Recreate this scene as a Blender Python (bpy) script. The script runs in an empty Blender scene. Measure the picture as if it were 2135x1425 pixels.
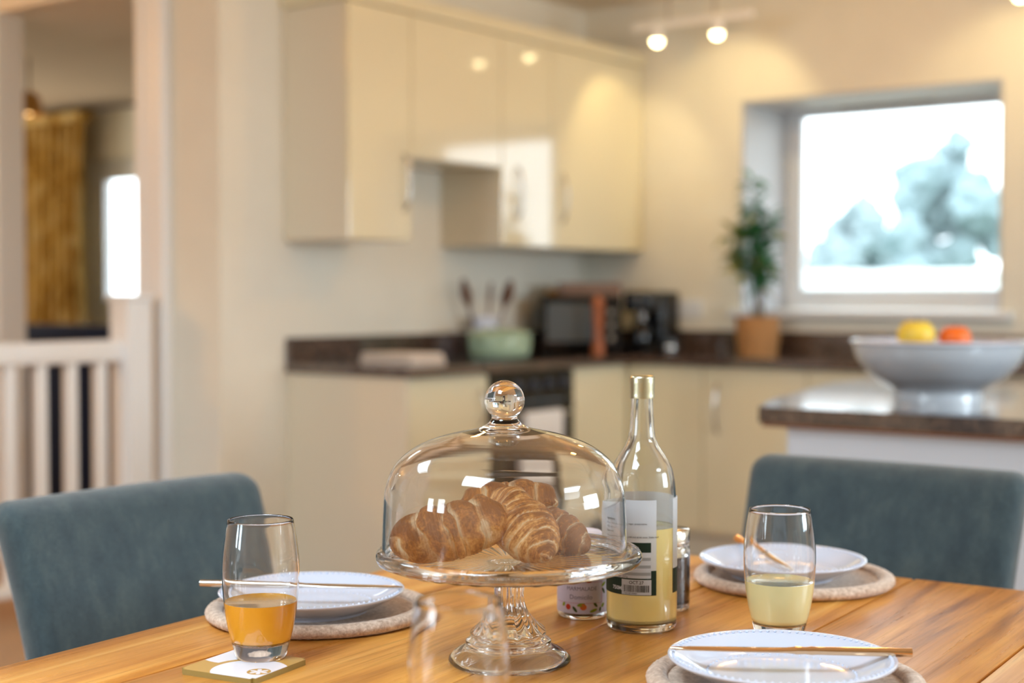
import bpy, bmesh, math, random
from math import sin, cos, pi, radians as R
from mathutils import Vector, Matrix, noise
random.seed(7)
S = bpy.context.scene
COL = S.collection

# ------------------------------------------------------------------ camera
YAW = R(37.0)
H = 1.18
FPX = 3050.0
PITCH = math.atan((712.5 - 617) / FPX)
cd = bpy.data.cameras.new('camera')
cam = bpy.data.objects.new('camera', cd); COL.objects.link(cam)
cam.location = (0, 0, H)
cam.rotation_euler = (pi / 2 - PITCH, 0, YAW)
cd.sensor_width = 36.0
cd.lens = 36.0 * FPX / 2135
cd.clip_start = 0.02
cd.dof.use_dof = True
cd.dof.focus_distance = 1.60
cd.dof.aperture_fstop = 2.7
cd.dof.aperture_blades = 9
S.camera = cam
FW = Vector((-sin(YAW), cos(YAW), 0)); RT = Vector((cos(YAW), sin(YAW), 0))

# ------------------------------------------------------------------ world and lights
S.view_settings.view_transform = 'Standard'
S.view_settings.look = 'None'
S.view_settings.gamma = 1.0
S.view_settings.use_curve_mapping = False
S.view_settings.exposure = 0.14
cy = S.cycles
cy.use_denoising = True
cy.max_bounces = 14; cy.diffuse_bounces = 5; cy.glossy_bounces = 6
cy.transmission_bounces = 12; cy.transparent_max_bounces = 16
cy.caustics_reflective = False; cy.caustics_refractive = True
cy.blur_glossy = 0.6
cy.sample_clamp_indirect = 6.0

W = bpy.data.worlds.new('overcast_sky'); S.world = W; W.use_nodes = True
bg = W.node_tree.nodes['Background']
bg.inputs['Color'].default_value = (0.86, 0.95, 1.0, 1); bg.inputs['Strength'].default_value = 5.0

def area(name, loc, aim, sx, sy, power, col, spread=180):
    l = bpy.data.lights.new(name, 'AREA'); l.shape = 'RECTANGLE'; l.size = sx; l.size_y = sy
    l.energy = power; l.color = col; l.spread = R(spread)
    o = bpy.data.objects.new(name, l); COL.objects.link(o); o.location = loc
    o.rotation_euler = (Vector(aim) - Vector(loc)).to_track_quat('-Z', 'Y').to_euler()
    return o
def spot(name, loc, aim, power, col, ang=70, blend=.6, r=.025):
    l = bpy.data.lights.new(name, 'SPOT'); l.energy = power; l.color = col
    l.spot_size = R(ang); l.spot_blend = blend; l.shadow_soft_size = r
    o = bpy.data.objects.new(name, l); COL.objects.link(o); o.location = loc
    o.rotation_euler = (Vector(aim) - Vector(loc)).to_track_quat('-Z', 'Y').to_euler()
    return o
DAY = (0.72, 0.88, 1.0)
WARM = (1.0, 0.76, 0.38)
AMBER = (1.0, 0.53, 0.15)
area('skylight_left_daylight', (-0.95, -0.15, 2.58), (-0.95, -0.15, 0), .75, 1.0, 56, DAY)
area('skylight_right_daylight', (2.2, 2.35, 2.58), (2.2, 2.35, 0), .9, 1.1, 80, DAY)
area('rear_window_daylight_a', (-4.05, -3.05, 1.66), (-3.2, 2.0, 1.1), .62, 1.1, 30, (0.74, 0.89, 1.0))
area('rear_window_daylight_b', (-2.85, -3.05, 1.66), (-2.4, 2.0, 1.1), .62, 1.1, 30, (0.74, 0.89, 1.0))
area('right_window_daylight', (3.05, 4.2, 1.6), (-2.5, 3.0, 1.0), 1.9, 1.05, 100, (0.76, 0.89, 1.0))
area('skylight_far_left_daylight', (-3.0, 1.2, 2.58), (-3.0, 1.2, 0), .6, .75, 20, DAY)
area('sitting_room_daylight', (-9.6, 4.6, 1.6), (-7.2, 4.6, 1.0), .7, .8, 30, (1, .9, .72))
CEIL_SPOT = 3.5

# ------------------------------------------------------------------ helpers
def link(ob, parent=None):
    COL.objects.link(ob)
    if parent is not None: ob.parent = parent
    return ob
def mk(name, bm, mat=None, parent=None, smooth=None, loc=None, rot=None):
    me = bpy.data.meshes.new(name)
    bm.normal_update(); bm.to_mesh(me); bm.free()
    for m in (mat if isinstance(mat, (list, tuple)) else [mat]):
        if m: me.materials.append(m)
    if smooth is not None:
        for p in me.polygons: p.use_smooth = True
        if smooth < 180:
            me.set_sharp_from_angle(angle=R(smooth))
    o = bpy.data.objects.new(name, me)
    if loc is not None: o.location = loc
    if rot is not None: o.rotation_euler = rot
    return link(o, parent)
def thing(name, label, cat, loc=(0, 0, 0), rz=0, group=None):
    o = bpy.data.objects.new(name, None); COL.objects.link(o)
    o.location = loc; o.rotation_euler = (0, 0, rz); o.empty_display_size = .05
    o['label'] = label; o['category'] = cat
    if group: o['group'] = group
    return o
def tag(o, label, cat, group=None):
    o['label'] = label; o['category'] = cat
    if group: o['group'] = group
    return o
def struct(o, label=None):
    o['kind'] = 'structure'
    if label: o['label'] = label
    return o
def copy_tree(o, parent=None):
    c = o.copy(); COL.objects.link(c); c.parent = parent
    for ch in list(o.children): copy_tree(ch, c)
    return c

def addbox(bm, x0, x1, y0, y1, z0, z1, r=0.0, seg=2):
    g = bmesh.ops.create_cube(bm, size=1.0)
    vs = g['verts']
    for v in vs:
        v.co = Vector((x0 + (v.co.x + .5) * (x1 - x0), y0 + (v.co.y + .5) * (y1 - y0), z0 + (v.co.z + .5) * (z1 - z0)))
    if r > 0:
        es = set(e for v in vs for e in v.link_edges)
        bmesh.ops.bevel(bm, geom=list(es), offset=r, segments=seg, affect='EDGES', profile=.5, clamp_overlap=True)
    return bm
def box(x0, x1, y0, y1, z0, z1, r=0.0, seg=2):
    return addbox(bmesh.new(), x0, x1, y0, y1, z0, z1, r, seg)
def cut(bm, axis, vals):
    for v in vals:
        co = [0, 0, 0]; co[axis] = v; no = [0, 0, 0]; no[axis] = 1
        bmesh.ops.bisect_plane(bm, geom=bm.verts[:] + bm.edges[:] + bm.faces[:], plane_co=co, plane_no=no)
def lathe(prof, seg=64, mod=None, bm=None, c=(0, 0, 0), closed=False):
    """profile = [(r,z)...] open polyline revolved about z; r==0 ends collapse"""
    bm = bm or bmesh.new(); rings = []
    for i, (r, z) in enumerate(prof):
        if r <= 1e-6:
            rings.append([bm.verts.new((c[0], c[1], c[2] + z))])
        else:
            ring = []
            for k in range(seg):
                a = 2 * pi * k / seg
                rr, zz = (r, z) if mod is None else mod(i, r, z, a)
                ring.append(bm.verts.new((c[0] + rr * cos(a), c[1] + rr * sin(a), c[2] + zz)))
            rings.append(ring)
    n = len(rings)
    for i in range(n if closed else n - 1):
        A, B = rings[i], rings[(i + 1) % n]
        if len(A) == 1 and len(B) == 1: continue
        for k in range(seg):
            k2 = (k + 1) % seg
            if len(A) == 1: bm.faces.new((A[0], B[k], B[k2]))
            elif len(B) == 1: bm.faces.new((A[k], B[0], A[k2]))
            else: bm.faces.new((A[k], B[k], B[k2], A[k2]))
    bmesh.ops.recalc_face_normals(bm, faces=bm.faces[:])
    return bm
def spline(pts, n=6):
    """Catmull-Rom refine a profile"""
    out = []
    P = [pts[0]] + list(pts) + [pts[-1]]
    for i in range(1, len(P) - 2):
        p0, p1, p2, p3 = P[i - 1], P[i], P[i + 1], P[i + 2]
        for k in range(n):
            t = k / n
            out.append(tuple(.5 * ((2 * p1[j]) + (-p0[j] + p2[j]) * t + (2 * p0[j] - 5 * p1[j] + 4 * p2[j] - p3[j]) * t * t + (-p0[j] + 3 * p1[j] - 3 * p2[j] + p3[j]) * t ** 3) for j in range(len(p1))))
    out.append(tuple(pts[-1])); return out
def tube(pts, rad, seg=10, bm=None, cap=True):
    bm = bm or bmesh.new(); P = [Vector(p) for p in pts]; rings = []
    up = Vector((0, 0, 1))
    for i, p in enumerate(P):
        t = (P[min(i + 1, len(P) - 1)] - P[max(i - 1, 0)]).normalized()
        s = t.cross(up)
        if s.length < 1e-3: s = t.cross(Vector((1, 0, 0)))
        s.normalize(); u = s.cross(t).normalized()
        r = rad[i] if isinstance(rad, (list, tuple)) else rad
        rx, ry = r if isinstance(r, (list, tuple)) else (r, r)
        rings.append([bm.verts.new(p + s * rx * cos(2 * pi * k / seg) + u * ry * sin(2 * pi * k / seg)) for k in range(seg)])
    for A, B in zip(rings, rings[1:]):
        for k in range(seg): bm.faces.new((A[k], A[(k + 1) % seg], B[(k + 1) % seg], B[k]))
    if cap:
        bm.faces.new(rings[0][::-1]); bm.faces.new(rings[-1])
    bmesh.ops.recalc_face_normals(bm, faces=bm.faces[:])
    return bm
def text_verts(s, size, bold=0.0):
    cu = bpy.data.curves.new('lettering', 'FONT'); cu.body = s; cu.size = size; cu.align_x = 'LEFT'; cu.offset = bold
    cu.resolution_u = 2
    ob = bpy.data.objects.new('lettering', cu); COL.objects.link(ob)
    dg = bpy.context.evaluated_depsgraph_get()
    me = bpy.data.meshes.new_from_object(ob.evaluated_get(dg))
    vs = [v.co.copy() for v in me.vertices]; fs = [list(p.vertices) for p in me.polygons]
    COL.objects.unlink(ob); bpy.data.objects.remove(ob); bpy.data.curves.remove(cu); bpy.data.meshes.remove(me)
    return vs, fs
def curved(bm, vs, fs, r, a0, z0):
    """flat shapes (x,y) wrapped on a cylinder of radius r: x -> angle, y -> z"""
    V = []
    for v in vs:
        a = a0 + v[0] / r
        V.append(bm.verts.new((r * cos(a), r * sin(a), z0 + v[1])))
    for f in fs:
        try: bm.faces.new([V[i] for i in f])
        except ValueError: pass
    return bm
def patch(bm, r, a0, a1, z0, z1, n=None, rc=0):
    n = n or max(2, int(abs(a1 - a0) / R(5)) + 1)
    lo = [bm.verts.new((r * cos(a0 + (a1 - a0) * i / n), r * sin(a0 + (a1 - a0) * i / n), z0)) for i in range(n + 1)]
    hi = [bm.verts.new((r * cos(a0 + (a1 - a0) * i / n), r * sin(a0 + (a1 - a0) * i / n), z1)) for i in range(n + 1)]
    for i in range(n): bm.faces.new((lo[i], lo[i + 1], hi[i + 1], hi[i]))
    return bm

# ------------------------------------------------------------------ materials
def lin(c): return tuple(((x / 255) / 12.92 if x / 255 <= .04045 else ((x / 255 + .055) / 1.055) ** 2.4) for x in c) + (1,)
class M:
    def __init__(s, name):
        s.m = bpy.data.materials.new(name); s.m.use_nodes = True
        s.t = s.m.node_tree; s.n = s.t.nodes; s.l = s.t.links
        s.b = s.n['Principled BSDF']; s.out = s.n['Material Output']
    def add(s, ty, **kw):
        nd = s.n.new(ty)
        for k, v in kw.items(): setattr(nd, k, v)
        return nd
    def set(s, **kw):
        for k, v in kw.items(): s.b.inputs[k.replace('_', ' ')].default_value = v
        return s
    def ramp(s, fac, stops):
        r = s.add('ShaderNodeValToRGB'); e = r.color_ramp.elements
        while len(e) > 1: e.remove(e[0])
        e[0].position = stops[0][0]; e[0].color = stops[0][1]
        for p, c in stops[1:]:
            x = e.new(p); x.color = c
        s.l.new(fac, r.inputs[0]); return r.outputs[0]
    def noise(s, vec, scale, detail=4, rough=.55, dist=0):
        n = s.add('ShaderNodeTexNoise'); n.inputs['Scale'].default_value = scale
        n.inputs['Detail'].default_value = detail; n.inputs['Roughness'].default_value = rough
        n.inputs['Distortion'].default_value = dist
        if vec is not None: s.l.new(vec, n.inputs['Vector'])
        return n.outputs['Fac']
    def obj(s, scale=(1, 1, 1), rnd=False, which='Object', rot=(0, 0, 0)):
        tc = s.add('ShaderNodeTexCoord'); mp = s.add('ShaderNodeMapping'); mp.inputs['Scale'].default_value = scale
        mp.inputs['Rotation'].default_value = rot
        v = tc.outputs[which]
        if rnd:
            oi = s.add('ShaderNodeObjectInfo'); ad = s.add('ShaderNodeVectorMath', operation='ADD'); ml = s.add('ShaderNodeMath', operation='MULTIPLY'); ml.inputs[1].default_value = 37.3
            s.l.new(oi.outputs['Random'], ml.inputs[0]); s.l.new(v, ad.inputs[0]); s.l.new(ml.outputs[0], ad.inputs[1]); v = ad.outputs[0]
        s.l.new(v, mp.inputs['Vector']); return mp.outputs[0]
    def bump(s, h, strength=.3, dist=.001):
        b = s.add('ShaderNodeBump'); b.inputs['Strength'].default_value = strength; b.inputs['Distance'].default_value = dist
        s.l.new(h, b.inputs['Height']); s.l.new(b.outputs[0], s.b.inputs['Normal']); return s
    def col(s, o): s.l.new(o, s.b.inputs['Base Color']); return s
    def mix(s, f, a, b):
        m = s.add('ShaderNodeMix', data_type='RGBA')
        for sock, v in ((m.inputs[0], f), (m.inputs[6], a), (m.inputs[7], b)):
            if isinstance(v, (int, float, tuple)): sock.default_value = v
            else: s.l.new(v, sock)
        return m.outputs[2]
    def math(s, op, a, b=None, c=None):
        m = s.add('ShaderNodeMath', operation=op)
        for i, v in enumerate((a, b, c)):
            if v is None: continue
            if isinstance(v, (int, float)): m.inputs[i].default_value = v
            else: s.l.new(v, m.inputs[i])
        return m.outputs[0]
def plain(name, rgb, rough=.5, metal=0, coat=0, spec=.5, var=0.0, scale=20, bump=0, **kw):
    m = M(name); c = lin(rgb)
    if var > 0 or bump > 0:
        n = m.noise(m.obj(), scale, 3)
        if var > 0:
            m.col(m.ramp(n, [(.3, tuple(x * (1 - var) for x in c[:3]) + (1,)), (.7, tuple(min(1, x * (1 + var)) for x in c[:3]) + (1,))]))
        else: m.set(Base_Color=c)
        if bump > 0: m.bump(n, bump, .001)
    else: m.set(Base_Color=c)
    m.set(Roughness=rough, Metallic=metal, Coat_Weight=coat, **kw)
    m.b.inputs['Specular IOR Level'].default_value = spec
    return m.m
def emis(name, rgb, st):
    m = M(name); m.set(Base_Color=(0, 0, 0, 1), Emission_Color=tuple(rgb) + (1,), Emission_Strength=st); return m.m
def glass(name, tint=(1, 1, 1), rough=0.0, ior=1.48):
    m = M(name); g = m.add('ShaderNodeBsdfGlass'); g.inputs['Color'].default_value = tuple(tint) + (1,)
    g.inputs['Roughness'].default_value = rough; g.inputs['IOR'].default_value = ior
    m.l.new(g.outputs[0], m.out.inputs[0]); return m.m
def thin_glass(name, tint=(1, 1, 1), ior=1.5):
    m = M(name); t = m.add('ShaderNodeBsdfTransparent'); t.inputs[0].default_value = tuple(tint) + (1,)
    g = m.add('ShaderNodeBsdfGlossy'); g.inputs['Roughness'].default_value = 0.01
    lw = m.add('ShaderNodeLayerWeight'); lw.inputs[0].default_value = .5
    f = m.add('ShaderNodeMath', operation='MULTIPLY_ADD'); m.l.new(m.math('POWER', lw.outputs['Facing'], 5.0), f.inputs[0]); f.inputs[1].default_value = .92; f.inputs[2].default_value = .07
    x = m.add('ShaderNodeMixShader'); m.l.new(f.outputs[0], x.inputs[0]); m.l.new(t.outputs[0], x.inputs[1]); m.l.new(g.outputs[0], x.inputs[2])
    m.l.new(x.outputs[0], m.out.inputs[0]); return m.m

WALL = plain('painted_plaster_cream', (227, 223, 210), .85, var=.02, scale=6, bump=.05)
CEIL = plain('painted_ceiling', (228, 216, 198), .9)
WHITE = plain('white_satin_paint', (240, 240, 240), .4)
CREAM = plain('cream_gloss_laminate', (224, 215, 184), .10, coat=.6, spec=.6, Coat_Roughness=.04)
CREAM_SIDE = plain('cream_panel', (220, 212, 192), .22)
UPVC = plain('white_upvc', (225, 228, 232), .3)
CHROME = plain('brushed_chrome', (200, 198, 195), .25, metal=1)
BLACK = plain('black_gloss_plastic', (14, 14, 16), .15)
BLACKG = plain('black_glass', (10, 11, 14), .05)
TAN = plain('tan_floor_boards', (176, 140, 104), .5, var=.1, scale=3)

def wood_table():
    m = M('honey_pine_boards')
    v = m.obj((9, .55, 9), rnd=True)
    n1 = m.noise(v, 1.6, 6, .6, 1.2)
    v2 = m.obj((90, 2.2, 60), rnd=True)
    n2 = m.noise(v2, 1.6, 5, .7, .3)
    v3 = m.obj((2.2, 1.6, 1), rnd=True)
    n3 = m.noise(v3, 2.0, 3)
    c1 = m.ramp(n1, [(.30, lin((142, 82, 26))), (.45, lin((204, 134, 52))), (.58, lin((228, 162, 74))), (.72, lin((242, 190, 108)))])
    c2 = m.ramp(n2, [(.28, (.42, .36, .30, 1)), (.46, (.95, .95, .95, 1)), (.7, (1.05, 1.03, 1, 1))])
    mm = m.add('ShaderNodeMix', data_type='RGBA', blend_type='MULTIPLY'); mm.inputs[0].default_value = .75
    m.l.new(c1, mm.inputs[6]); m.l.new(c2, mm.inputs[7])
    c3 = m.ramp(n3, [(.35, (.78, .70, .62, 1)), (.6, (1, 1, 1, 1))])
    mm2 = m.add('ShaderNodeMix', data_type='RGBA', blend_type='MULTIPLY'); mm2.inputs[0].default_value = .7
    m.l.new(mm.outputs[2], mm2.inputs[6]); m.l.new(c3, mm2.inputs[7])
    # knots
    vo = m.add('ShaderNodeTexVoronoi'); vo.inputs['Scale'].default_value = 1.0; vo.inputs['Randomness'].default_value = 1
    m.l.new(m.obj((5.5, 3.0, 1), rnd=True), vo.inputs['Vector'])
    kn = m.ramp(vo.outputs['Distance'], [(.02, (.20, .10, .04, 1)), (.05, (.5, .32, .2, 1)), (.09, (1, 1, 1, 1))])
    mm3 = m.add('ShaderNodeMix', data_type='RGBA', blend_type='MULTIPLY'); mm3.inputs[0].default_value = .85
    m.l.new(mm2.outputs[2], mm3.inputs[6]); m.l.new(kn, mm3.inputs[7])
    m.col(mm3.outputs[2])
    m.l.new(m.ramp(n2, [(.3, (.40, .40, .40, 1)), (.7, (.25, .25, .25, 1))]), m.b.inputs['Roughness'])
    m.b.inputs['Specular IOR Level'].default_value = .6
    m.bump(m.math('ADD', n2, n1), .25, .0012)
    return m.m
WOOD = wood_table()
def laminate():
    m = M('dark_speckled_laminate')
    n = m.noise(m.obj(), 55, 6, .75); n2 = m.noise(m.obj(), 14, 4, .6)
    a = m.ramp(n, [(.32, lin((34, 24, 22))), (.5, lin((78, 62, 54))), (.62, lin((122, 104, 92))), (.75, lin((60, 46, 42)))])
    b = m.ramp(n2, [(.35, (.6, .55, .52, 1)), (.65, (1.1, 1.05, 1, 1))])
    mm = m.add('ShaderNodeMix', data_type='RGBA', blend_type='MULTIPLY'); mm.inputs[0].default_value = .8
    m.l.new(a, mm.inputs[6]); m.l.new(b, mm.inputs[7]); m.col(mm.outputs[2])
    m.set(Roughness=.13, Coat_Weight=1.0, Coat_Roughness=.05); m.b.inputs['Specular IOR Level'].default_value = .9
    return m.m
LAM = laminate()
SUBSTRATE = plain('chipboard_underside', (128, 82, 50), .7)
def fabric():
    m = M('teal_woven_fabric')
    v = m.obj((1, 1, 1)); n = m.noise(m.obj((1, 1, .35)), 34, 5, .7)
    t = m.noise(m.obj((260, 260, 900)), 1.0, 2, .5)
    t2 = m.noise(m.obj((700, 700, 120)), 1.0, 2, .5)
    c = m.ramp(n, [(.3, lin((44, 61, 70))), (.52, lin((57, 74, 80))), (.72, lin((74, 88, 90)))])
    f = m.ramp(m.math('MULTIPLY', t, t2), [(.12, (.55, .58, .62, 1)), (.34, (1.15, 1.15, 1.12, 1))])
    mm = m.add('ShaderNodeMix', data_type='RGBA', blend_type='MULTIPLY'); mm.inputs[0].default_value = .8
    m.l.new(c, mm.inputs[6]); m.l.new(f, mm.inputs[7]); m.col(mm.outputs[2])
    m.set(Roughness=.9, Sheen_Weight=.35, Sheen_Roughness=.5)
    m.bump(m.math('ADD', t, t2), .5, .0012)
    return m.m
FABRIC = fabric()
DARKWOOD = plain('dark_wood_leg', (70, 46, 30), .4, var=.15)
GLASS = glass('clear_glass', (1, 1, 1))
GLASS2 = glass('bottle_glass', (.99, .997, .993), ior=1.5)
PANE = thin_glass('window_pane', (.97, .99, 1.0))
def porcelain():
    m = M('white_porcelain'); m.set(Base_Color=lin((204, 210, 226)), Roughness=.12, Coat_Weight=.5, Coat_Roughness=.03)
    return m.m
PORC = porcelain()
def felt():
    m = M('oatmeal_felt_cord')
    n = m.noise(m.obj(), 180, 4, .7); n2 = m.noise(m.obj(), 30, 3)
    c = m.ramp(n, [(.3, lin((164, 136, 116))), (.55, lin((206, 182, 162))), (.75, lin((236, 218, 202)))])
    m.col(c); m.set(Roughness=.95, Sheen_Weight=.3); m.bump(n, .8, .0015)
    return m.m
FELT = felt()
GOLD = plain('rose_gold_steel', (236, 198, 156), .10, metal=1)
STEEL = plain('polished_steel', (214, 206, 196), .15, metal=1)
def juice(name, rgb, sub):
    m = M(name); m.set(Base_Color=lin(rgb), Roughness=.25, Coat_Weight=1.0, Coat_Roughness=.01)
    return m.m
ORANGE = juice('orange_juice', (214, 152, 38), .0)
LEMON = juice('cloudy_lemonade', (226, 220, 166), .0)
LEMONB = juice('bottled_lemonade', (224, 206, 132), .0)

# ------------------------------------------------------------------ room shell
XA, YB, ZC = -4.25, 6.27, 2.64      # cabinet wall, window wall, ceiling
YC = 3.79                            # wall with the tall opening
struct(mk('floor', box(-11, 3.2, -3.2, 9.2, -.1, 0), TAN))
bm = bmesh.new()
addbox(bm, -4.35, 3.2, -3.2, 6.9, ZC, ZC + .1); addbox(bm, -5.6, -4.35, -3.2, YC, ZC, ZC + .1); addbox(bm, -11, -5.6, -3.2, YC, ZC, ZC + .1)
struct(mk('ceiling', bm, CEIL))
struct(mk('ceiling', box(-11, -4.35, YC, 6.1, 2.42, 2.52), CEIL))
struct(mk('wall_left', box(XA - .1, XA - .001, YC, YB + .6, 0, ZC), WALL))
# window wall with a real opening
wx0, wx1, wz0, wz1 = -3.352, -2.10, 1.10, 2.11
bm = bmesh.new()
T_ = .62
addbox(bm, XA, wx0, YB, YB + T_, 0, ZC); addbox(bm, wx1, 3.2, YB, YB + T_, 0, ZC)
addbox(bm, wx0, wx1, YB, YB + T_, 0, wz0); addbox(bm, wx0, wx1, YB, YB + T_, wz1, ZC)
struct(mk('wall_back', bm, WALL))
bm = bmesh.new()
addbox(bm, 3.1, 3.2, -3.2, 3.2, 0, ZC); addbox(bm, 3.1, 3.2, 5.2, YB, 0, ZC); addbox(bm, 3.1, 3.2, 3.2, 5.2, 2.15, ZC); addbox(bm, 3.1, 3.2, 3.2, 5.2, 0, 1.05)
struct(mk('wall_right', bm, WALL))
bm = bmesh.new()      # wall behind the photographer with two tall window openings
addbox(bm, -11, -4.4, -3.2, -3.1, 0, ZC); addbox(bm, -3.7, -3.2, -3.2, -3.1, 0, ZC); addbox(bm, -2.5, 3.1, -3.2, -3.1, 0, ZC)
for a_ in ((-4.4, -3.7), (-3.2, -2.5)): addbox(bm, a_[0], a_[1], -3.2, -3.1, 0, 1.05); addbox(bm, a_[0], a_[1], -3.2, -3.1, 2.25, ZC)
struct(mk('wall_front', bm, WALL))
bm = bmesh.new()
ox0, ox1 = -5.70, -4.70
addbox(bm, -9.6, ox0, YC, YC + .12, 0, ZC); addbox(bm, ox1, XA - .1, YC, YC + .12, 0, ZC)
struct(mk('wall_landing', bm, WALL))
struct(mk('wall_sitting_room', box(-11, -7.98, 6.0, 6.1, 0, 2.42), WALL))
bm = bmesh.new()
addbox(bm, -7.98, -7.2, 6.0, 6.1, 0, 1.02); addbox(bm, -7.98, -7.2, 6.0, 6.1, 2.06, 2.42); addbox(bm, -7.2, -4.35, 6.0, 6.1, 0, 2.42)
struct(mk('wall_sitting_room', bm, WALL))
struct(mk('wall_far_left', box(-11.1, -11, -3.2, 6.1, 0, ZC), WALL))
# casing of the tall opening: three stepped boards
tr = thing('trim_1', 'tall white moulded casing beside the opening', 'door casing'); del tr['category']; struct(tr)
mk('casing_board', box(ox1 - .02, -4.53, YC - .022, YC, 0, ZC, .004), WHITE, tr)
mk('casing_bead', box(-4.585, -4.535, YC - .038, YC - .02, 0, ZC, .006), WHITE, tr)
mk('casing_bead', box(-4.70, -4.665, YC - .030, YC - .02, 0, ZC, .005), WHITE, tr)
mk('jamb', box(ox1 - .025, ox1, YC - .01, YC + .13, 0, ZC, .003), WHITE, tr)
tr = thing('trim_2', 'white casing at the left of the opening', 'door casing'); del tr['category']; struct(tr)
mk('casing_board', box(-5.99, ox0 + .01, YC - .022, YC, 0, ZC, .004), WHITE, tr)
mk('jamb', box(ox0, ox0 + .025, YC - .01, YC + .13, 0, ZC, .003), WHITE, tr)
struct(mk('baseboard_left', box(XA - .002, XA + .015, YC, 4.14, 0, .12, .004), WHITE))
struct(mk('baseboard_back', box(-1.4, 3.1, YB - .015, YB, 0, .12, .004), WHITE))

# kitchen window
def window(name, x0, x1, z0, z1, y, fw, sill=None, vent=False):
    w = thing(name, 'white plastic window', 'window', (0, 0, 0)); del w['category']; struct(w)
    bm = bmesh.new()
    addbox(bm, x0, x0 + fw, y, y + .07, z0, z1, .006); addbox(bm, x1 - fw, x1, y, y + .07, z0, z1, .006)
    addbox(bm, x0 + fw, x1 - fw, y, y + .07, z0, z0 + fw, .006); addbox(bm, x0 + fw, x1 - fw, y, y + .07, z1 - fw, z1, .006)
    mk('window_frame', bm, UPVC, w)
    b = .022; f = fw
    bm = bmesh.new()
    addbox(bm, x0 + f, x0 + f + b, y - .012, y + .03, z0 + f, z1 - f, .004); addbox(bm, x1 - f - b, x1 - f, y - .012, y + .03, z0 + f, z1 - f, .004)
    addbox(bm, x0 + f + b, x1 - f - b, y - .012, y + .03, z0 + f, z0 + f + b, .004); addbox(bm, x0 + f + b, x1 - f - b, y - .012, y + .03, z1 - f - b, z1 - f, .004)
    mk('sash', bm, UPVC, w)
    mk('pane', box(x0 + f, x1 - f, y + .030, y + .034, z0 + f, z1 - f), PANE, w)
    return w
w1 = window('window_1', wx0, wx1, 1.115, 2.16, 6.74, .075)
w1['label'] = 'white square kitchen window in a deep reveal'
mk('trickle_vent', box(-3.055, -2.58, 6.722, 6.74, 2.092, 2.128, .004), plain('vent_grey', (90, 86, 78), .5), w1)
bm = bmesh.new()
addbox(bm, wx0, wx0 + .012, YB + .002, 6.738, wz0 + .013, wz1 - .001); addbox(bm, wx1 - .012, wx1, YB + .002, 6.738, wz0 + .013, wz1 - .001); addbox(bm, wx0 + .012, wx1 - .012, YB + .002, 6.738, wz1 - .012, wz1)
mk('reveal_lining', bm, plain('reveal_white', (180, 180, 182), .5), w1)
mk('window_sill', box(wx0 - .05, wx1 + .05, YB - .045, 6.74, 1.078, 1.113, .008), UPVC, w1)
w2 = window('window_2', -7.98, -7.2, 1.02, 2.06, 6.03, .11)
w2['label'] = 'bright window of the room beyond the opening'
def skylight(name, cx, cy_, wx, wy, lab):
    w = thing(name, lab, 'window', (0, 0, 0)); del w['category']; struct(w)
    bm = bmesh.new(); z0, z1 = 2.55, ZC
    for a in ((cx - wx / 2 - .05, cx - wx / 2, cy_ - wy / 2 - .05, cy_ + wy / 2 + .05), (cx + wx / 2, cx + wx / 2 + .05, cy_ - wy / 2 - .05, cy_ + wy / 2 + .05),
              (cx - wx / 2, cx + wx / 2, cy_ - wy / 2 - .05, cy_ - wy / 2), (cx - wx / 2, cx + wx / 2, cy_ + wy / 2, cy_ + wy / 2 + .05)):
        addbox(bm, *a, z0, z1, .004)
    mk('window_frame', bm, UPVC, w); return w
skylight('window_3', -.95, -.15, .8, 1.05, 'roof light above the left of the table')
skylight('window_4', 2.2, 2.35, .95, 1.15, 'roof light right of the table')
for nm, xa_, lab in (('window_5', -4.4, 'left of two tall windows behind the photographer'), ('window_6', -3.2, 'right of two tall windows behind the photographer')):
    w = thing(nm, lab, 'window'); del w['category']; struct(w)
    bm = bmesh.new()
    for a_ in ((xa_, xa_ + .05, 1.05, 2.25), (xa_ + .65, xa_ + .7, 1.05, 2.25), (xa_ + .05, xa_ + .65, 1.05, 1.11), (xa_ + .05, xa_ + .65, 2.19, 2.25)): addbox(bm, a_[0], a_[1], -3.18, -3.1, a_[2], a_[3], .004)
    mk('window_frame', bm, UPVC, w)
    mk('pane', box(xa_ + .05, xa_ + .65, -3.15, -3.145, 1.11, 2.19), PANE, w)
skylight('window_8', -3.0, 1.2, .65, .8, 'roof light left of the dining table')
d1 = thing('window_7', 'white double window in the right wall', 'window'); del d1['category']; struct(d1)
bm = bmesh.new()
for a_ in ((3.2, 3.27), (4.16, 4.24), (5.13, 5.2)): addbox(bm, 3.1, 3.17, a_[0], a_[1], 1.05, 2.15, .005)
addbox(bm, 3.1, 3.17, 3.27, 5.13, 2.07, 2.15, .005); addbox(bm, 3.1, 3.17, 3.27, 5.13, 1.05, 1.13, .005)
mk('window_frame', bm, UPVC, d1)
mk('pane', box(3.13, 3.135, 3.27, 5.13, 1.13, 2.07), PANE, d1)

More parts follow.
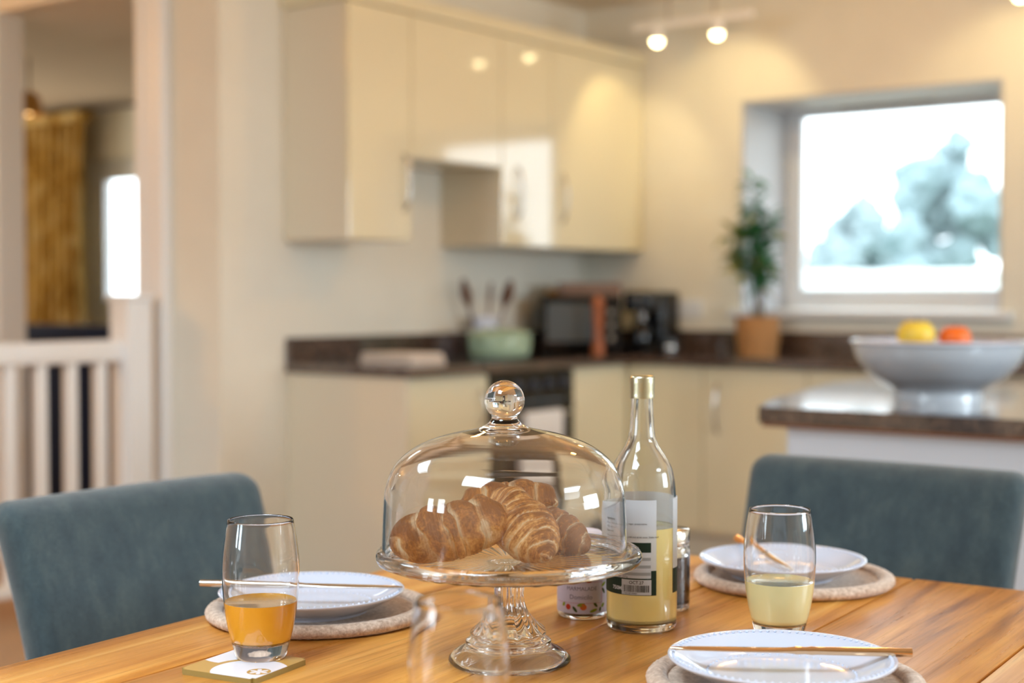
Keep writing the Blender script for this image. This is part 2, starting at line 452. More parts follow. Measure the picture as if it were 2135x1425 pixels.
# ------------------------------------------------------------------ outside
GRASS = plain('pale_grass', (120, 136, 124), .9, var=.15, scale=1)
o = mk('lawn', box(-60, 40, 7.6, 90, -.3, -.05), GRASS); struct(o)
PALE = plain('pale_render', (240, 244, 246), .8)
gw = thing('garden_wall', 'low pale rendered garden wall outside the window', 'wall', (-7, 15, -.05))
mk('wall_body', box(-9, 9, 0, .25, 0, 1.42, .02), PALE, gw)
mk('coping', box(-9.05, 9.05, -.05, .30, 1.42, 1.50, .02), PALE, gw)
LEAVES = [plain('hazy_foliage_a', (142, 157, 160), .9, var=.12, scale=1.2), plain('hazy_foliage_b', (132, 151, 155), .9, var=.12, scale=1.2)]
BARK = plain('bark', (110, 100, 90), .9)
def tree(x, y, h, w, k, lab):
    t = thing('garden_tree', lab, 'tree', (x, y, -.05))
    rn = random.Random(k); bm = bmesh.new()
    for i in range(34):
        a = rn.uniform(0, 2 * pi); rr = w * .62 * math.sqrt(rn.random()); zz = h * rn.uniform(.38, .92)
        s = w * rn.uniform(.12, .30) * (1.25 - zz / h)
        g = bmesh.ops.create_icosphere(bm, subdivisions=3, radius=s)
        c = Vector((rr * cos(a) * (1.2 - zz / h), rr * sin(a) * (1.2 - zz / h), zz))
        for v in g['verts']:
            n = noise.noise(v.co * 3.5 / s * .5 + Vector((i, k, 0))) * .5
            v.co = v.co * (1 + n) + c
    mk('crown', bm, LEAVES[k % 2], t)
    mk('trunk', tube([(0, 0, 0), (.05, 0, h * .3), (0, .05, h * .75)], [w * .06, w * .045, w * .02], 8), BARK, t, smooth=60)
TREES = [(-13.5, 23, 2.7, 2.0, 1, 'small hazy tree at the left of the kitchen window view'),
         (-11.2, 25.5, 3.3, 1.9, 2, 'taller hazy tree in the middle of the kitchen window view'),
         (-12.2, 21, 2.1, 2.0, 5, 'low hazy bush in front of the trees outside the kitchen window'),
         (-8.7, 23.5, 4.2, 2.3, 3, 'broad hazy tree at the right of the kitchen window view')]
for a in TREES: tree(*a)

# ------------------------------------------------------------------ other room and landing
def balustrade():
    t = thing('stair_balustrade', 'white painted balustrade with square spindles by the opening', 'balustrade', (-4.62, 3.6, .01))
    y1, y0 = .02, -2.4
    mk('handrail', box(-.04, .04, y0, y1, .915, 1.0, .018, 3), WHITE, t, smooth=40)
    mk('base_rail', box(-.035, .035, y0, y1, .08, .12, .006), WHITE, t)
    n = tube([(0, 0, 0), (0, 0, 0)], .01) if False else None
    post = mk('newel_post', box(-.04, .075, -.01, .105, 0, 1.15, .006), WHITE, t)
    mk('newel_cap', box(-.05, .085, -.02, .115, 1.15, 1.175, .008), WHITE, post)
    first = None
    for k in range(17):
        yy = -.09 - k * .133
        if first is None:
            first = mk('spindle', box(-.021, .021, -.021, .021, .12, .925, .004), WHITE, t); first.location = (0, yy, 0)
        else:
            c = first.copy(); link(c, t); c.location = (0, yy, 0)
balustrade()
CURT = M('gold_patterned_curtain'); v = CURT.obj((1, 1, .5)); n = CURT.noise(v, 9, 3, .6, 1)
CURT.col(CURT.ramp(n, [(.35, lin((150, 112, 40))), (.5, lin((196, 160, 84))), (.65, lin((214, 192, 140)))])); CURT.set(Roughness=.9)
cu = thing('curtain', 'gold patterned curtain hanging beside the far window', 'curtain', (-8.19, 5.86, .9))
bm = bmesh.new(); nx, nz = 70, 12; G = []
for j in range(nz + 1):
    row = []
    for i in range(nx + 1):
        u = i / nx; z = 1.42 * j / nz
        row.append(bm.verts.new(((u - .5) * .72 * (1 - .12 * sin(pi * j / nz)), .045 * sin(u * 2 * pi * 8) * (1 - .3 * j / nz), z)))
    G.append(row)
for j in range(nz):
    for i in range(nx): bm.faces.new((G[j][i], G[j][i + 1], G[j + 1][i + 1], G[j + 1][i]))
mk('drape', bm, CURT.m, cu, smooth=180)
mk('pelmet_heading', box(-.37, .37, -.05, .06, 1.40, 1.46, .01), CURT.m, cu)
pole = mk('curtain_pole', tube([(-8.75, 5.88, 2.40 - .03), (-6.9, 5.88, 2.37)], .014, 8), DARKWOOD, None, smooth=60); tag(pole, 'dark wooden pole above the gold curtain', 'curtain pole')
NAVY = plain('navy_upholstery', (22, 36, 74), .9)
so = thing('sofa', 'dark navy sofa in the room beyond the opening', 'sofa', (-7.05, 5.0, 0), 0)
mk('sofa_back', box(-.95, .95, -.12, .1, .05, 1.02, .05, 3), NAVY, so, smooth=50)
mk('sofa_seat', box(-.8, .8, .1, .8, .05, .48, .05, 3), NAVY, so, smooth=50)
for s in (-1, 1): mk('sofa_arm', box(min(s * .8, s * .97), max(s * .8, s * .97), .1, .8, .05, .66, .04, 3), NAVY, so, smooth=50)
cushion = mk('cushion', box(-.17, .17, -.07, .07, 0, .3, .06, 4), plain('beige_cushion', (200, 180, 140), .9), None, smooth=60, loc=(-6.55, 5.21, .80 - .3)); tag(cushion, 'beige cushion on the navy sofa', 'cushion')
cushion.rotation_euler = (R(-12), 0, 0); cushion.location = (-6.45, 5.19, .5)
pd = thing('pendant_lamp', 'small pendant lamp with a brown shade in the far room', 'lamp', (-6.62, 4.6, 0))
mk('cord', tube([(0, 0, 2.42), (0, 0, 2.22)], .006, 6), DARKWOOD, pd)
mk('lamp_shade', lathe([(.02, 2.24), (.05, 2.22), (.075, 2.12), (.078, 2.12), (.053, 2.225), (.02, 2.245)], 24, closed=True), plain('amber_shade', (190, 140, 70), .5), pd, smooth=60)
mk('bulb', lathe([(0, 2.12), (.02, 2.13), (.028, 2.155), (.02, 2.18), (0, 2.19)], 16), emis('far_bulb', (1, .62, .25), 6), pd, smooth=180)

# ------------------------------------------------------------------ kitchen units, cabinet wall
def bow_handle(parent, p0, p1, out, rad=.006, stand=.032):
    """bow handle between p0,p1 standing off along out"""
    p0, p1, out = Vector(p0), Vector(p1), Vector(out).normalized()
    pts = []
    for i in range(13):
        t = i / 12; pts.append(p0.lerp(p1, t) + out * stand * (sin(pi * t) ** .45 if 0 < t < 1 else 0))
    return mk('handle', tube(pts, rad, 8), CHROME, parent, smooth=60)
def upper(name, lab, y0, y1, z0, z1, doors, handles, xf=-3.90):
    t = thing(name, lab, 'cabinet', (XA, y0, z0), group='wall cabinets')
    ox, oy, oz = XA, y0, z0; L = lambda x, y, z: (x - ox, y - oy, z - oz)
    mk('carcass', box(.0, xf - .02 - ox, .001, y1 - y0 - .001, 0, z1 - z0, .001), CREAM_SIDE, t)
    ds = []
    for (a, b) in doors:
        ds.append(mk('door', box(xf - .02 - ox, xf - ox, a - oy + .0015, b - oy - .0015, .002, z1 - z0 - .002, .0025), CREAM, t))
    for di, (yh, za, zb) in handles:
        bow_handle(ds[di], L(xf, yh, za), L(xf, yh, zb), (1, 0, 0))
    return t
upper('wall_cabinet', 'cream gloss wall cabinet at the left end with end panel', 4.13, 4.50, 1.40, 2.32, [(4.13, 4.50)], [(0, (4.452, 1.52, 1.75))])
upper('wall_cabinet', 'short cream gloss cabinet bridging above the hob', 4.502, 5.10, 1.74, 2.32, [(4.502, 5.10)], [])
upper('wall_cabinet', 'narrow cream gloss wall cabinet right of the hob gap', 5.102, 5.477, 1.40, 2.32, [(5.102, 5.477)], [(0, (5.215, 1.52, 1.75))])
upper('wall_cabinet', 'wide cream gloss wall cabinet in the corner by the window wall', 5.479, 6.265, 1.40, 2.32, [(5.479, 6.265)], [(0, (5.56, 1.52, 1.745))])
co = mk('cornice', box(XA, -3.885, 4.11, 6.268, 2.322, 2.385, .006), CREAM, None); tag(co, 'cream cornice strip along the top of the wall cabinets', 'cornice')
XF = -3.62; YF = 5.68
def base_unit(name, lab, x0, x1, y0, y1, z1=.87):
    t = thing(name, lab, 'cabinet', (x0, y0, 0), group='base cabinets'); return t
# end unit with side panel and door
t = base_unit('base_cabinet', 'cream base cabinet at the left end of the worktop', XA, XF, 4.16, 4.645)
mk('end_panel', box(0, XF - XA - .001, -.018, 0, 0, .87, .001), CREAM_SIDE, t)
mk('carcass', box(.0, XF - .022 - XA, .0, .484, .12, .87), CREAM_SIDE, t)
mk('plinth', box(.0, XF - .08 - XA, .0, .484, 0, .12), CREAM_SIDE, t)
dd = mk('door', box(XF - .021 - XA, XF - XA, .002, .482, .13, .862, .003), CREAM, t)
bow_handle(dd, (XF - XA, .43, .66), (XF - XA, .43, .80), (1, 0, 0))
# oven
ov = thing('built_in_oven', 'black built-in oven with round knobs under the hob', 'oven', (XA, 4.647, 0))
w_ = .60; d_ = XF - XA
mk('oven_body', box(.02, d_ - .02, .002, w_ - .002, .12, .865), BLACK, ov)
mk('plinth', box(.0, d_ - .08, .0, w_, 0, .12), CREAM_SIDE, ov)
mk('control_panel', box(d_ - .02, d_ + .004, .003, w_ - .003, .745, .862, .003), BLACKG, ov)
od = mk('oven_door', box(d_ - .02, d_ + .006, .003, w_ - .003, .15, .738, .004), BLACKG, ov)
mk('door_window', box(d_ + .006, d_ + .0075, .07, w_ - .07, .25, .62, .0005), plain('smoked_glass', (30, 30, 34), .05), od)
mk('handle', tube([(d_ + .005, .06, .685), (d_ + .045, .06, .685), (d_ + .045, w_ - .06, .685), (d_ + .005, w_ - .06, .685)], .009, 8), CHROME, od, smooth=50)
for k, yy in enumerate((.08, .19, .30, .41, .52)):
    kn = mk('knob', lathe([(0, 0), (.021, 0), (.021, .004), (.0165, .006), (.0155, .022), (.013, .025), (0, .025)], 24), plain('knob_grey_%d' % k, (70, 76, 92), .3, metal=.6) if k == 0 else bpy.data.materials['knob_grey_0'], ov, smooth=40)
    kn.rotation_euler = (0, pi / 2, 0); kn.location = (d_ + .004, yy, .805)
# corner filler unit + window wall run
t = base_unit('base_cabinet', 'cream corner base cabinet between oven and window run', XA, XF, 5.249, YF)
mk('carcass', box(.001, XF - .022 - XA, .0, YF - 5.249 - .002, .12, .87), CREAM_SIDE, t)
mk('door', box(XF - .021 - XA, XF - XA, .002, YF - 5.249 - .002, .13, .862, .003), CREAM, t)
mk('plinth', box(.0, XF - .08 - XA, .0, YF - 5.249, 0, .12), CREAM_SIDE, t)
def run_unit(lab, x0, x1, hx):
    t = base_unit('base_cabinet', lab, x0, x1, YF, YB)
    w = x1 - x0
    mk('carcass', box(.001, w - .001, .022, YB - YF - .005, .12, .87), CREAM_SIDE, t)
    dd = mk('door', box(.0015, w - .0015, 0, .021, .13, .862, .003), CREAM, t)
    mk('plinth', box(0, w, .08, .12, 0, .12), CREAM_SIDE, t)
    if hx is not None: bow_handle(dd, (hx - x0, 0, .575), (hx - x0, 0, .79), (0, -1, 0))
run_unit('cream base cabinet door under the window, beside the corner', XF + .002, -3.222, None)
run_unit('cream base cabinet with chrome bow handle behind the bottle', -3.22, -2.72, -3.145)
run_unit('cream base cabinet behind the island, below the window', -2.718, -2.20, -2.64)
run_unit('cream base cabinet behind the fruit bowl', -2.198, -1.6, -2.1)
run_unit('cream base cabinet at the right end of the window run', -1.598, -1.0, -1.5)
# worktop (L) with upstands
wt = thing('kitchen_worktop', 'dark brown speckled L-shaped worktop with upstand', 'worktop', (XA, 4.14, .872))
bm = bmesh.new(); X0, Y0_ = XA, 4.14
pts = [(XA, 4.13), (-3.585, 4.13), (-3.585, 5.645), (-.95, 5.645), (-.95, YB), (XA, YB)]
def prism(pts, z0, z1, off=(0, 0)):
    bm = bmesh.new()
    lo = [bm.verts.new((x - off[0], y - off[1], z0)) for x, y in pts]; hi = [bm.verts.new((x - off[0], y - off[1], z1)) for x, y in pts]
    n = len(pts)
    bm.faces.new(lo[::-1]); bm.faces.new(hi)
    for i in range(n): bm.faces.new((lo[i], lo[(i + 1) % n], hi[(i + 1) % n], hi[i]))
    bmesh.ops.recalc_face_normals(bm, faces=bm.faces[:])
    return bm
mk('worktop_slab', prism(pts, 0, .038, (X0, Y0_)), LAM, wt)
mk('upstand', box(0, .02, -.01, YB - Y0_, .038, .14, .002), LAM, wt)
mk('upstand', box(.02, -.95 - XA, YB - Y0_ - .02, YB - Y0_, .038, .14, .002), LAM, wt)
ZW = .91
hob = thing('ceramic_hob', 'flat black glass hob set in the worktop', 'hob', (-4.16, 4.66, ZW))
mk('hob_glass', box(0, .46, 0, .58, 0, .006, .002), BLACKG, hob)
for (a, b, r) in ((.12, .15, .07), (.34, .15, .09), (.12, .43, .09), (.34, .43, .07)):
    mk('heat_ring', lathe([(r, .0062), (r + .003, .0066), (r + .006, .0062)], 32, c=(a, b, 0)), plain('ring_grey', (80, 80, 84), .4) if 'ring_grey' not in bpy.data.materials else bpy.data.materials['ring_grey'], hob)
# sage casserole
SAGE = plain('sage_enamel', (168, 190, 160), .25, coat=.4)
po = thing('casserole_pot', 'sage green lidded casserole pot on the hob', 'pot', (-3.91, 5.10, ZW + .007))
mk('pot_body', lathe(spline([(0, 0), (.115, 0), (.132, .012), (.138, .05), (.138, .088), (.142, .092)], 4), 48), SAGE, po, smooth=50)
ld = mk('lid', lathe(spline([(.143, .092), (.143, .098), (.11, .112), (.05, .122), (0, .124)], 4), 48), SAGE, po, smooth=50)
mk('lid_knob', lathe(spline([(.008, .122), (.009, .134), (.022, .142), (.024, .152), (.012, .158), (0, .159)], 3), 24), CHROME, ld, smooth=60)
for s in (-1, 1):
    mk('side_handle', tube([(-.03, s * .135, .08), (-.03, s * .165, .085), (.03, s * .165, .085), (.03, s * .135, .08)], .008, 8), SAGE, po, smooth=60)
# utensil crock and wooden utensils
ck = thing('utensil_crock', 'white ceramic utensil crock behind the casserole', 'crock', (-4.12, 5.27, ZW))
mk('crock_body', lathe(spline([(0, 0), (.058, 0), (.064, .01), (.066, .15), (.07, .165), (.062, .165), (.058, .02), (0, .015)], 3), 32), PORC, ck, smooth=50)
DW = plain('dark_walnut', (96, 52, 26), .5, var=.3, scale=15)
def utensil(name, lab, dx, dy, tx, ty, hw, hh):
    u = thing(name, lab, 'utensil', (-4.12 + dx, 5.27 + dy, ZW + .02), group='wooden utensils in the white crock')
    mk('handle', tube([(0, 0, 0), (tx * .7, ty * .7, .20)], .006, 8), DW, u, smooth=60)
    mk('head', tube([(tx * .7, ty * .7, .195), (tx * .8, ty * .8, .225), (tx * .95, ty * .95, .26), (tx * 1.1, ty * 1.1, .26 + hh)], [.006, (hw * .8, .006), (hw, .008), (hw * .4, .005)], 12), DW, u, smooth=60)
utensil('wooden_spoon', 'dark wooden spoon leaning left in the white crock', -.02, -.03, -.02, -.075, .040, .065)
utensil('wooden_spatula', 'dark wooden spatula upright in the white crock', .0, .0, .02, .01, .044, .05)
utensil('wooden_spoon', 'brown wooden spoon leaning right in the white crock', .02, .03, .015, .095, .042, .06)
# folded towels at the end of the worktop
CLOTH = plain('oatmeal_linen', (222, 208, 194), .95, bump=.2, scale=200)
tt = thing('folded_tea_towels', 'pale folded tea towels on the left end of the worktop', 'towel', (-3.87, 4.41, ZW))
for k in range(3):
    mk('towel_fold', box(-.14 + k * .004, .14 - k * .003, -.105, .105 - k * .005, k * .014, k * .014 + .0138, .0065, 3), CLOTH, tt, smooth=60)
# microwave in the corner
mw = thing('microwave', 'black microwave set diagonally in the worktop corner', 'microwave', (-4.005, 5.865, ZW), YAW)
mk('body', box(-.19, .19, -.135, .14, .012, .27, .006), BLACK, mw)
md = mk('door', box(-.188, .09, -.153, -.136, .016, .266, .004), BLACKG, mw)
mk('door_window', box(-.165, .055, -.155, -.1535, .05, .235, .0005), plain('door_glass_grey_reflection', (92, 96, 98), .12), md)  # grey of a reflection painted into the black door glass
mk('handle', tube([(.075, -.155, .05), (.075, -.175, .06), (.075, -.175, .225), (.075, -.155, .235)], .006, 8), CHROME, md, smooth=60)
mk('control_panel', box(.093, .188, -.153, -.136, .016, .266, .003), BLACKG, mw)
for k in range(3): mk('knob', lathe([(0, 0), (.014, 0), (.014, .012), (0, .012)], 16), CHROME, mw, smooth=40, loc=(.14, -.153, .07 + .06 * k), rot=(pi / 2, 0, 0))
for sx in (-.16, .16):
    for sy in (-.1, .11): mk('foot', lathe([(0, 0), (.012, 0), (.012, .013), (0, .013)], 10), BLACK, mw, loc=(sx, sy, 0))
tray = thing('wooden_tray', 'brown wooden tray lying on top of the microwave', 'tray', (-3.99, 5.90, ZW + .271), YAW)
TRW = plain('tray_wood', (120, 92, 76), .5, var=.2)
mk('tray_base', box(-.13, .15, -.09, .09, 0, .01, .002), TRW, tray)
for a in ((-.13, .15, -.1, -.09), (-.13, .15, .09, .1), (-.14, -.13, -.1, .1), (.15, .16, -.1, .1)): mk('tray_side', box(*a, 0, .06, .002), TRW, tray)
pc = mk('oven_glove', box(-.05, .05, -.05, .05, 0, .03, .012, 3), plain('tan_glove', (150, 106, 50), .9), None, smooth=60, loc=(-4.095, 5.795, ZW + .271), rot=(0, 0, YAW)); tag(pc, 'small tan oven glove on the left of the microwave top', 'oven glove')
pm = thing('pepper_mill', 'tall reddish-brown wooden pepper mill before the microwave', 'pepper mill', (-3.795, 5.705, ZW))
PMW = plain('mill_wood', (168, 92, 46), .35, var=.2)
mk('mill_body', lathe(spline([(0, 0), (.028, 0), (.029, .03), (.021, .06), (.020, .13), (.025, .17), (.023, .19)], 4), 24), PMW, pm, smooth=60)
mk('mill_head', lathe(spline([(.022, .191), (.024, .20), (.030, .225), (.026, .25), (.010, .262), (.008, .27), (0, .272)], 4), 24), PMW, pm, smooth=60)
# coffee machine
cm = thing('coffee_machine', 'black coffee machine with chrome front on the worktop', 'coffee machine', (-3.755, 6.11, ZW))
mk('body', box(-.08, .08, -.02, .14, 0, .29, .015, 3), BLACK, cm, smooth=40)
mk('head', box(-.078, .078, -.14, -.021, .19, .29, .02, 3), BLACK, cm, smooth=40)
mk('drip_tray', box(-.075, .075, -.15, -.021, 0, .035, .008), BLACK, cm)
mk('spout', lathe([(0, .15), (.02, .15), (.026, .188), (0, .188)], 20, c=(0, -.085, 0)), CHROME, cm, smooth=40)
mk('chrome_plate', box(-.045, .02, -.143, -.1405, .205, .275, .001), CHROME, cm)
jug = mk('coffee_jug', lathe(spline([(0, .037), (.045, .037), (.055, .06), (.05, .1), (.036, .128), (.04, .14), (0, .14)], 3), 24, c=(.0, -.085, 0)), BLACKG, cm, smooth=60)
kl = thing('milk_frother', 'short black milk frother with chrome band beside the coffee machine', 'frother', (-3.60, 6.03, ZW))
mk('frother_body', lathe(spline([(0, 0), (.034, 0), (.036, .01), (.034, .06), (.030, .07)], 3), 24), BLACK, kl, smooth=50)
mk('frother_band', lathe([(.0355, .012), (.037, .014), (.037, .032), (.0355, .034)], 24), CHROME, kl, smooth=50)
mk('frother_lid', lathe([(.031, .07), (.031, .076), (.008, .084), (0, .084)], 24), BLACKG, kl, smooth=40)
# socket
sk = thing('wall_socket', 'white double wall socket on the cream wall by the coffee machine', 'socket', (-3.63, YB, 1.12))
mk('socket_plate', box(-.073, .073, -.009, 0, -.043, .043, .003), UPVC, sk)
for s in (-1, 1): mk('switch', box(s * .02 - .007, s * .02 + .007, -.013, -.0091, .018, .032, .002), UPVC, sk)
for s in (-.04, .04):
    for q in ((0, .012), (-.011, -.012), (.011, -.012)): mk('pin_hole', box(s + q[0] - .003, s + q[0] + .003, -.0096, -.0091, q[1] - .0035, q[1] + .0035), BLACK, sk)

# plant in a basket pot
pl = thing('potted_plant', 'leafy green plant in a tan basket pot by the window', 'plant', (-3.16, 6.08, ZW))
BASK = M('woven_basket'); bw = BASK.add('ShaderNodeTexWave', wave_type='BANDS', bands_direction='Z'); bw.inputs['Scale'].default_value = 28; bw.inputs['Distortion'].default_value = 2; BASK.l.new(BASK.obj(), bw.inputs['Vector'])
BASK.col(BASK.ramp(bw.outputs['Fac'], [(.2, lin((150, 100, 56))), (.8, lin((206, 156, 100)))])); BASK.set(Roughness=.85); BASK.bump(bw.outputs['Fac'], .6, .003)
mk('basket_pot', lathe(spline([(0, 0), (.085, 0), (.092, .02), (.102, .1), (.100, .165), (.106, .172), (.096, .172), (.090, .14)], 3), 40), BASK.m, pl, smooth=50)
mk('soil', lathe([(.091, .145), (.05, .15), (0, .152)], 24), plain('soil', (50, 36, 26), .95), pl)
rn = random.Random(5); GL = [plain('leaf_green', (52, 112, 66), .4, var=.2, scale=30), plain('leaf_olive', (150, 148, 60), .45, var=.2, scale=30)]
stems = [((0, 0), (-.02, 0), .56), ((.02, .01), (.06, -.02), .50), ((-.02, 0), (-.13, -.02), .44), ((0, -.02), (.02, -.05), .44), ((.01, .02), (-.05, .03), .66)]
for i, (a, b, h) in enumerate(stems):
    mk('stem', tube([(a[0], a[1], .15), (a[0] * .5 + b[0] * .3, a[1] * .5 + b[1] * .3, .15 + h * .4), (b[0], b[1], .15 + h)], [.006, .004, .002], 6), plain('stem_brown', (96, 80, 48), .8) if i == 0 else bpy.data.materials['stem_brown'], pl, smooth=60)
def leaf(bm, p, d, L, w):
    d = d.normalized(); s = d.cross(Vector((0, 0, 1)));
    if s.length < .1: s = Vector((1, 0, 0))
    s.normalize(); u = s.cross(d)
    a = bm.verts.new(p); ms = []
    for t, ww, dr in ((.3, .8, .02), (.6, 1, -.02), (.85, .5, -.10)):
        c = p + d * L * t + Vector((0, 0, dr * L)); ms.append((bm.verts.new(c + s * w * ww * .5 + u * w * .12), bm.verts.new(c), bm.verts.new(c - s * w * ww * .5 + u * w * .12)))
    e = bm.verts.new(p + d * L + Vector((0, 0, -.2 * L)))
    bm.faces.new((a, ms[0][0], ms[0][1])); bm.faces.new((a, ms[0][1], ms[0][2]))
    for A, B in zip(ms, ms[1:]): bm.faces.new((A[0], B[0], B[1], A[1])); bm.faces.new((A[1], B[1], B[2], A[2]))
    bm.faces.new((ms[-1][0], e, ms[-1][1])); bm.faces.new((ms[-1][1], e, ms[-1][2]))
protos = []
for k in range(3):
    bm = bmesh.new(); leaf(bm, Vector((0, 0, 0)), Vector((1, 0, .1 * k)), .085, .026)
    me = bpy.data.meshes.new('leaf'); bm.to_mesh(me); bm.free(); me.materials.append(GL[0]); protos.append(me)
protoy = protos[0].copy(); protoy.materials.clear(); protoy.materials.append(GL[1])
for i, (a, b, h) in enumerate(stems):
    for j in range(62):
        t = rn.uniform(.30, 1.0) if i != 2 else rn.uniform(.5, 1)
        p = Vector((a[0] + (b[0] - a[0]) * t, a[1] + (b[1] - a[1]) * t, .15 + h * t))
        o = bpy.data.objects.new('leaf', protoy if (i == 2 and rn.random() < .8) or rn.random() < .12 else protos[j % 3]); link(o, pl)
        o.location = p; o.rotation_euler = (rn.uniform(-.6, .6), rn.uniform(-.9, .5), rn.uniform(0, 2 * pi)); s = rn.uniform(.8, 1.5); o.scale = (s, s, s)

# spotlight fittings
BULB = emis('warm_bulb', (1.0, .80, .42), 16)
def spot_fitting(lab, lamps, bar):
    t = thing('ceiling_spotlight_bar', lab, 'ceiling light', (bar[0], bar[1], ZC))
    ZBAR = -.225
    mk('ceiling_bar', box(-bar[2] / 2, bar[2] / 2, -.018, .018, ZBAR, ZBAR + .03, .006), WHITE, t)
    for sx in (-.12, .12): mk('drop_rod', tube([(sx, 0, 0), (sx, 0, ZBAR + .02)], .006, 8), CHROME, t, smooth=60)
    for (x, y, z) in lamps:
        p = Vector((x - bar[0], y - bar[1], z - ZC))
        a = mk('arm', tube([(p.x, 0, ZBAR + .01), (p.x, p.y, p.z + .05)], .006, 8), CHROME, t, smooth=60)
        hd = mk('lamp_head', lathe([(.012, .055), (.024, .05), (.030, .0), (.027, .0), (.022, .045), (.012, .05)], 24, closed=True, c=p), WHITE, t, smooth=60)
        mk('bulb', lathe(spline([(0, -.026), (.016, -.02), (.0255, -.002), (.020, .02), (0, .03)], 3), 20, c=p), BULB, hd, smooth=180)
LZ = 2.352
spot_fitting('chrome bar of two lit spotlights above the corner worktop', [(-3.536, 5.80, LZ), (-3.224, 5.80, LZ)], (-3.38, 5.84, .62))
spot_fitting('lit spotlight bar on the ceiling right of the window', [(-1.88, 5.80, LZ + .005), (-1.55, 5.80, LZ + .005)], (-1.72, 5.84, .62))
for i, (x, aim, pw, an) in enumerate(((-3.536, (-3.95, 6.05, 1.7), 34, 95), (-3.224, (-3.36, 6.27, 2.0), 34, 100), (-1.88, (-2.0, 6.27, 2.0), 34, 100), (-1.55, (-1.4, 6.27, 2.0), 24, 100))):
    spot('spotlight_beam_%d' % i, (x, 5.80, LZ - .03), aim, pw * CEIL_SPOT * .060, WARM, an, .5, .025)
for i, p in enumerate(((-2.5, 5.0), (-1.2, 3.0), (-3.0, 3.45), (-6.2, 1.95))):  # added amber fill points without fittings; the leftmost stands for a reflected lamp
    l = bpy.data.lights.new('amber_fill', 'POINT'); l.energy = (13, 8, 4.5, 48)[i]; l.color = AMBER; l.shadow_soft_size = .05
    o = bpy.data.objects.new('amber_fill_light', l); COL.objects.link(o); o.location = (p[0], p[1], 2.36)
    if i in (0, 2): 
        pass

# ------------------------------------------------------------------ island and fruit bowl
isl = thing('kitchen_island', 'kitchen island with dark speckled top and white panelled base', 'island', (-1.66, 3.2, 0))
ipts = [(-1.66, 3.2), (.6, 3.2), (.6, 4.7), (-1.98, 4.7), (-1.93, 4.2), (-1.84, 3.82), (-1.75, 3.45)]
mk('island_top', prism(ipts, .872, .91, (-1.66, 3.2)), LAM, isl)
mk('top_underside', prism([(x + (.006 if x < 0 else -.006), y + (.006 if y < 4 else -.006)) for x, y in ipts], .862, .872, (-1.66, 3.2)), SUBSTRATE, isl)
mk('base_panel', prism([(-1.60, 3.235), (.55, 3.235), (.55, 4.62), (-1.9, 4.62), (-1.76, 3.85)], .09, .862, (-1.66, 3.2)), plain('white_island_panel', (206, 212, 222), .4), isl)
mk('plinth', prism([(-1.55, 3.29), (.5, 3.29), (.5, 4.6), (-1.8, 4.6), (-1.7, 3.85)], 0, .09, (-1.66, 3.2)), WHITE, isl)
GREY = plain('grey_glazed_ceramic', (196, 204, 213), .18, coat=.4)
BX, BY = -1.385, 3.66
bo = thing('fruit_bowl', 'large pale grey ceramic fruit bowl on the island', 'bowl', (BX, BY, ZW))
mk('bowl_body', lathe(spline([(0, .012), (.1, .012), (.104, 0), (.112, 0), (.110, .022), (.118, .032), (.165, .062), (.203, .105), (.217, .146)], 5), 72), GREY, bo, smooth=60)
mk('bowl_inside', lathe(spline([(.2175, .1465), (.2225, .150), (.2215, .154), (.212, .152), (.196, .105), (.158, .068), (.09, .038), (0, .030)], 5), 72), PORC, bo, smooth=60)
def fruit(name, lab, cat, x, y, z, r, col, sq=.92):
    f = thing(name, lab, cat, (BX + x, BY + y, ZW + z), group='fruit in the grey bowl')
    bm = bmesh.new(); bmesh.ops.create_uvsphere(bm, u_segments=28, v_segments=18, radius=r)
    for v in bm.verts:
        q = v.co.copy(); d = math.hypot(q.x, q.y) / r
        if q.z > 0: q.z -= .35 * r * math.exp(-(d / .35) ** 2)
        q.z *= sq; v.co = q
    mk('flesh', bm, plain(name + '_skin', col, .35, var=.12, scale=25, bump=.1), f, smooth=180)
    mk('stalk', tube([(0, 0, r * .5), (.002, 0, r * .98)], .0018, 6), BARK, f)
fp = lambda px_off, dep: RT * px_off + FW * dep
a = fp(-.058, .0); fruit('yellow_apple', 'yellow apple standing highest in the grey bowl', 'fruit', a.x, a.y, .168, .048, (236, 204, 70))
a = fp(.048, .02); fruit('orange', 'bright orange in the right half of the grey bowl', 'fruit', a.x, a.y, .158, .041, (240, 112, 28), .96)
a = fp(-.045, -.085); fruit('tangerine', 'small orange tangerine in front of the yellow apple', 'fruit', a.x, a.y, .126, .034, (236, 110, 36))
a = fp(-.13, .03); fruit('red_apple', 'pinkish red apple low at the left of the grey bowl', 'fruit', a.x, a.y, .120, .037, (200, 110, 96))
a = fp(.03, -.075); fruit('green_apple', 'green apple low in the middle of the grey bowl', 'fruit', a.x, a.y, .098, .036, (150, 180, 80))

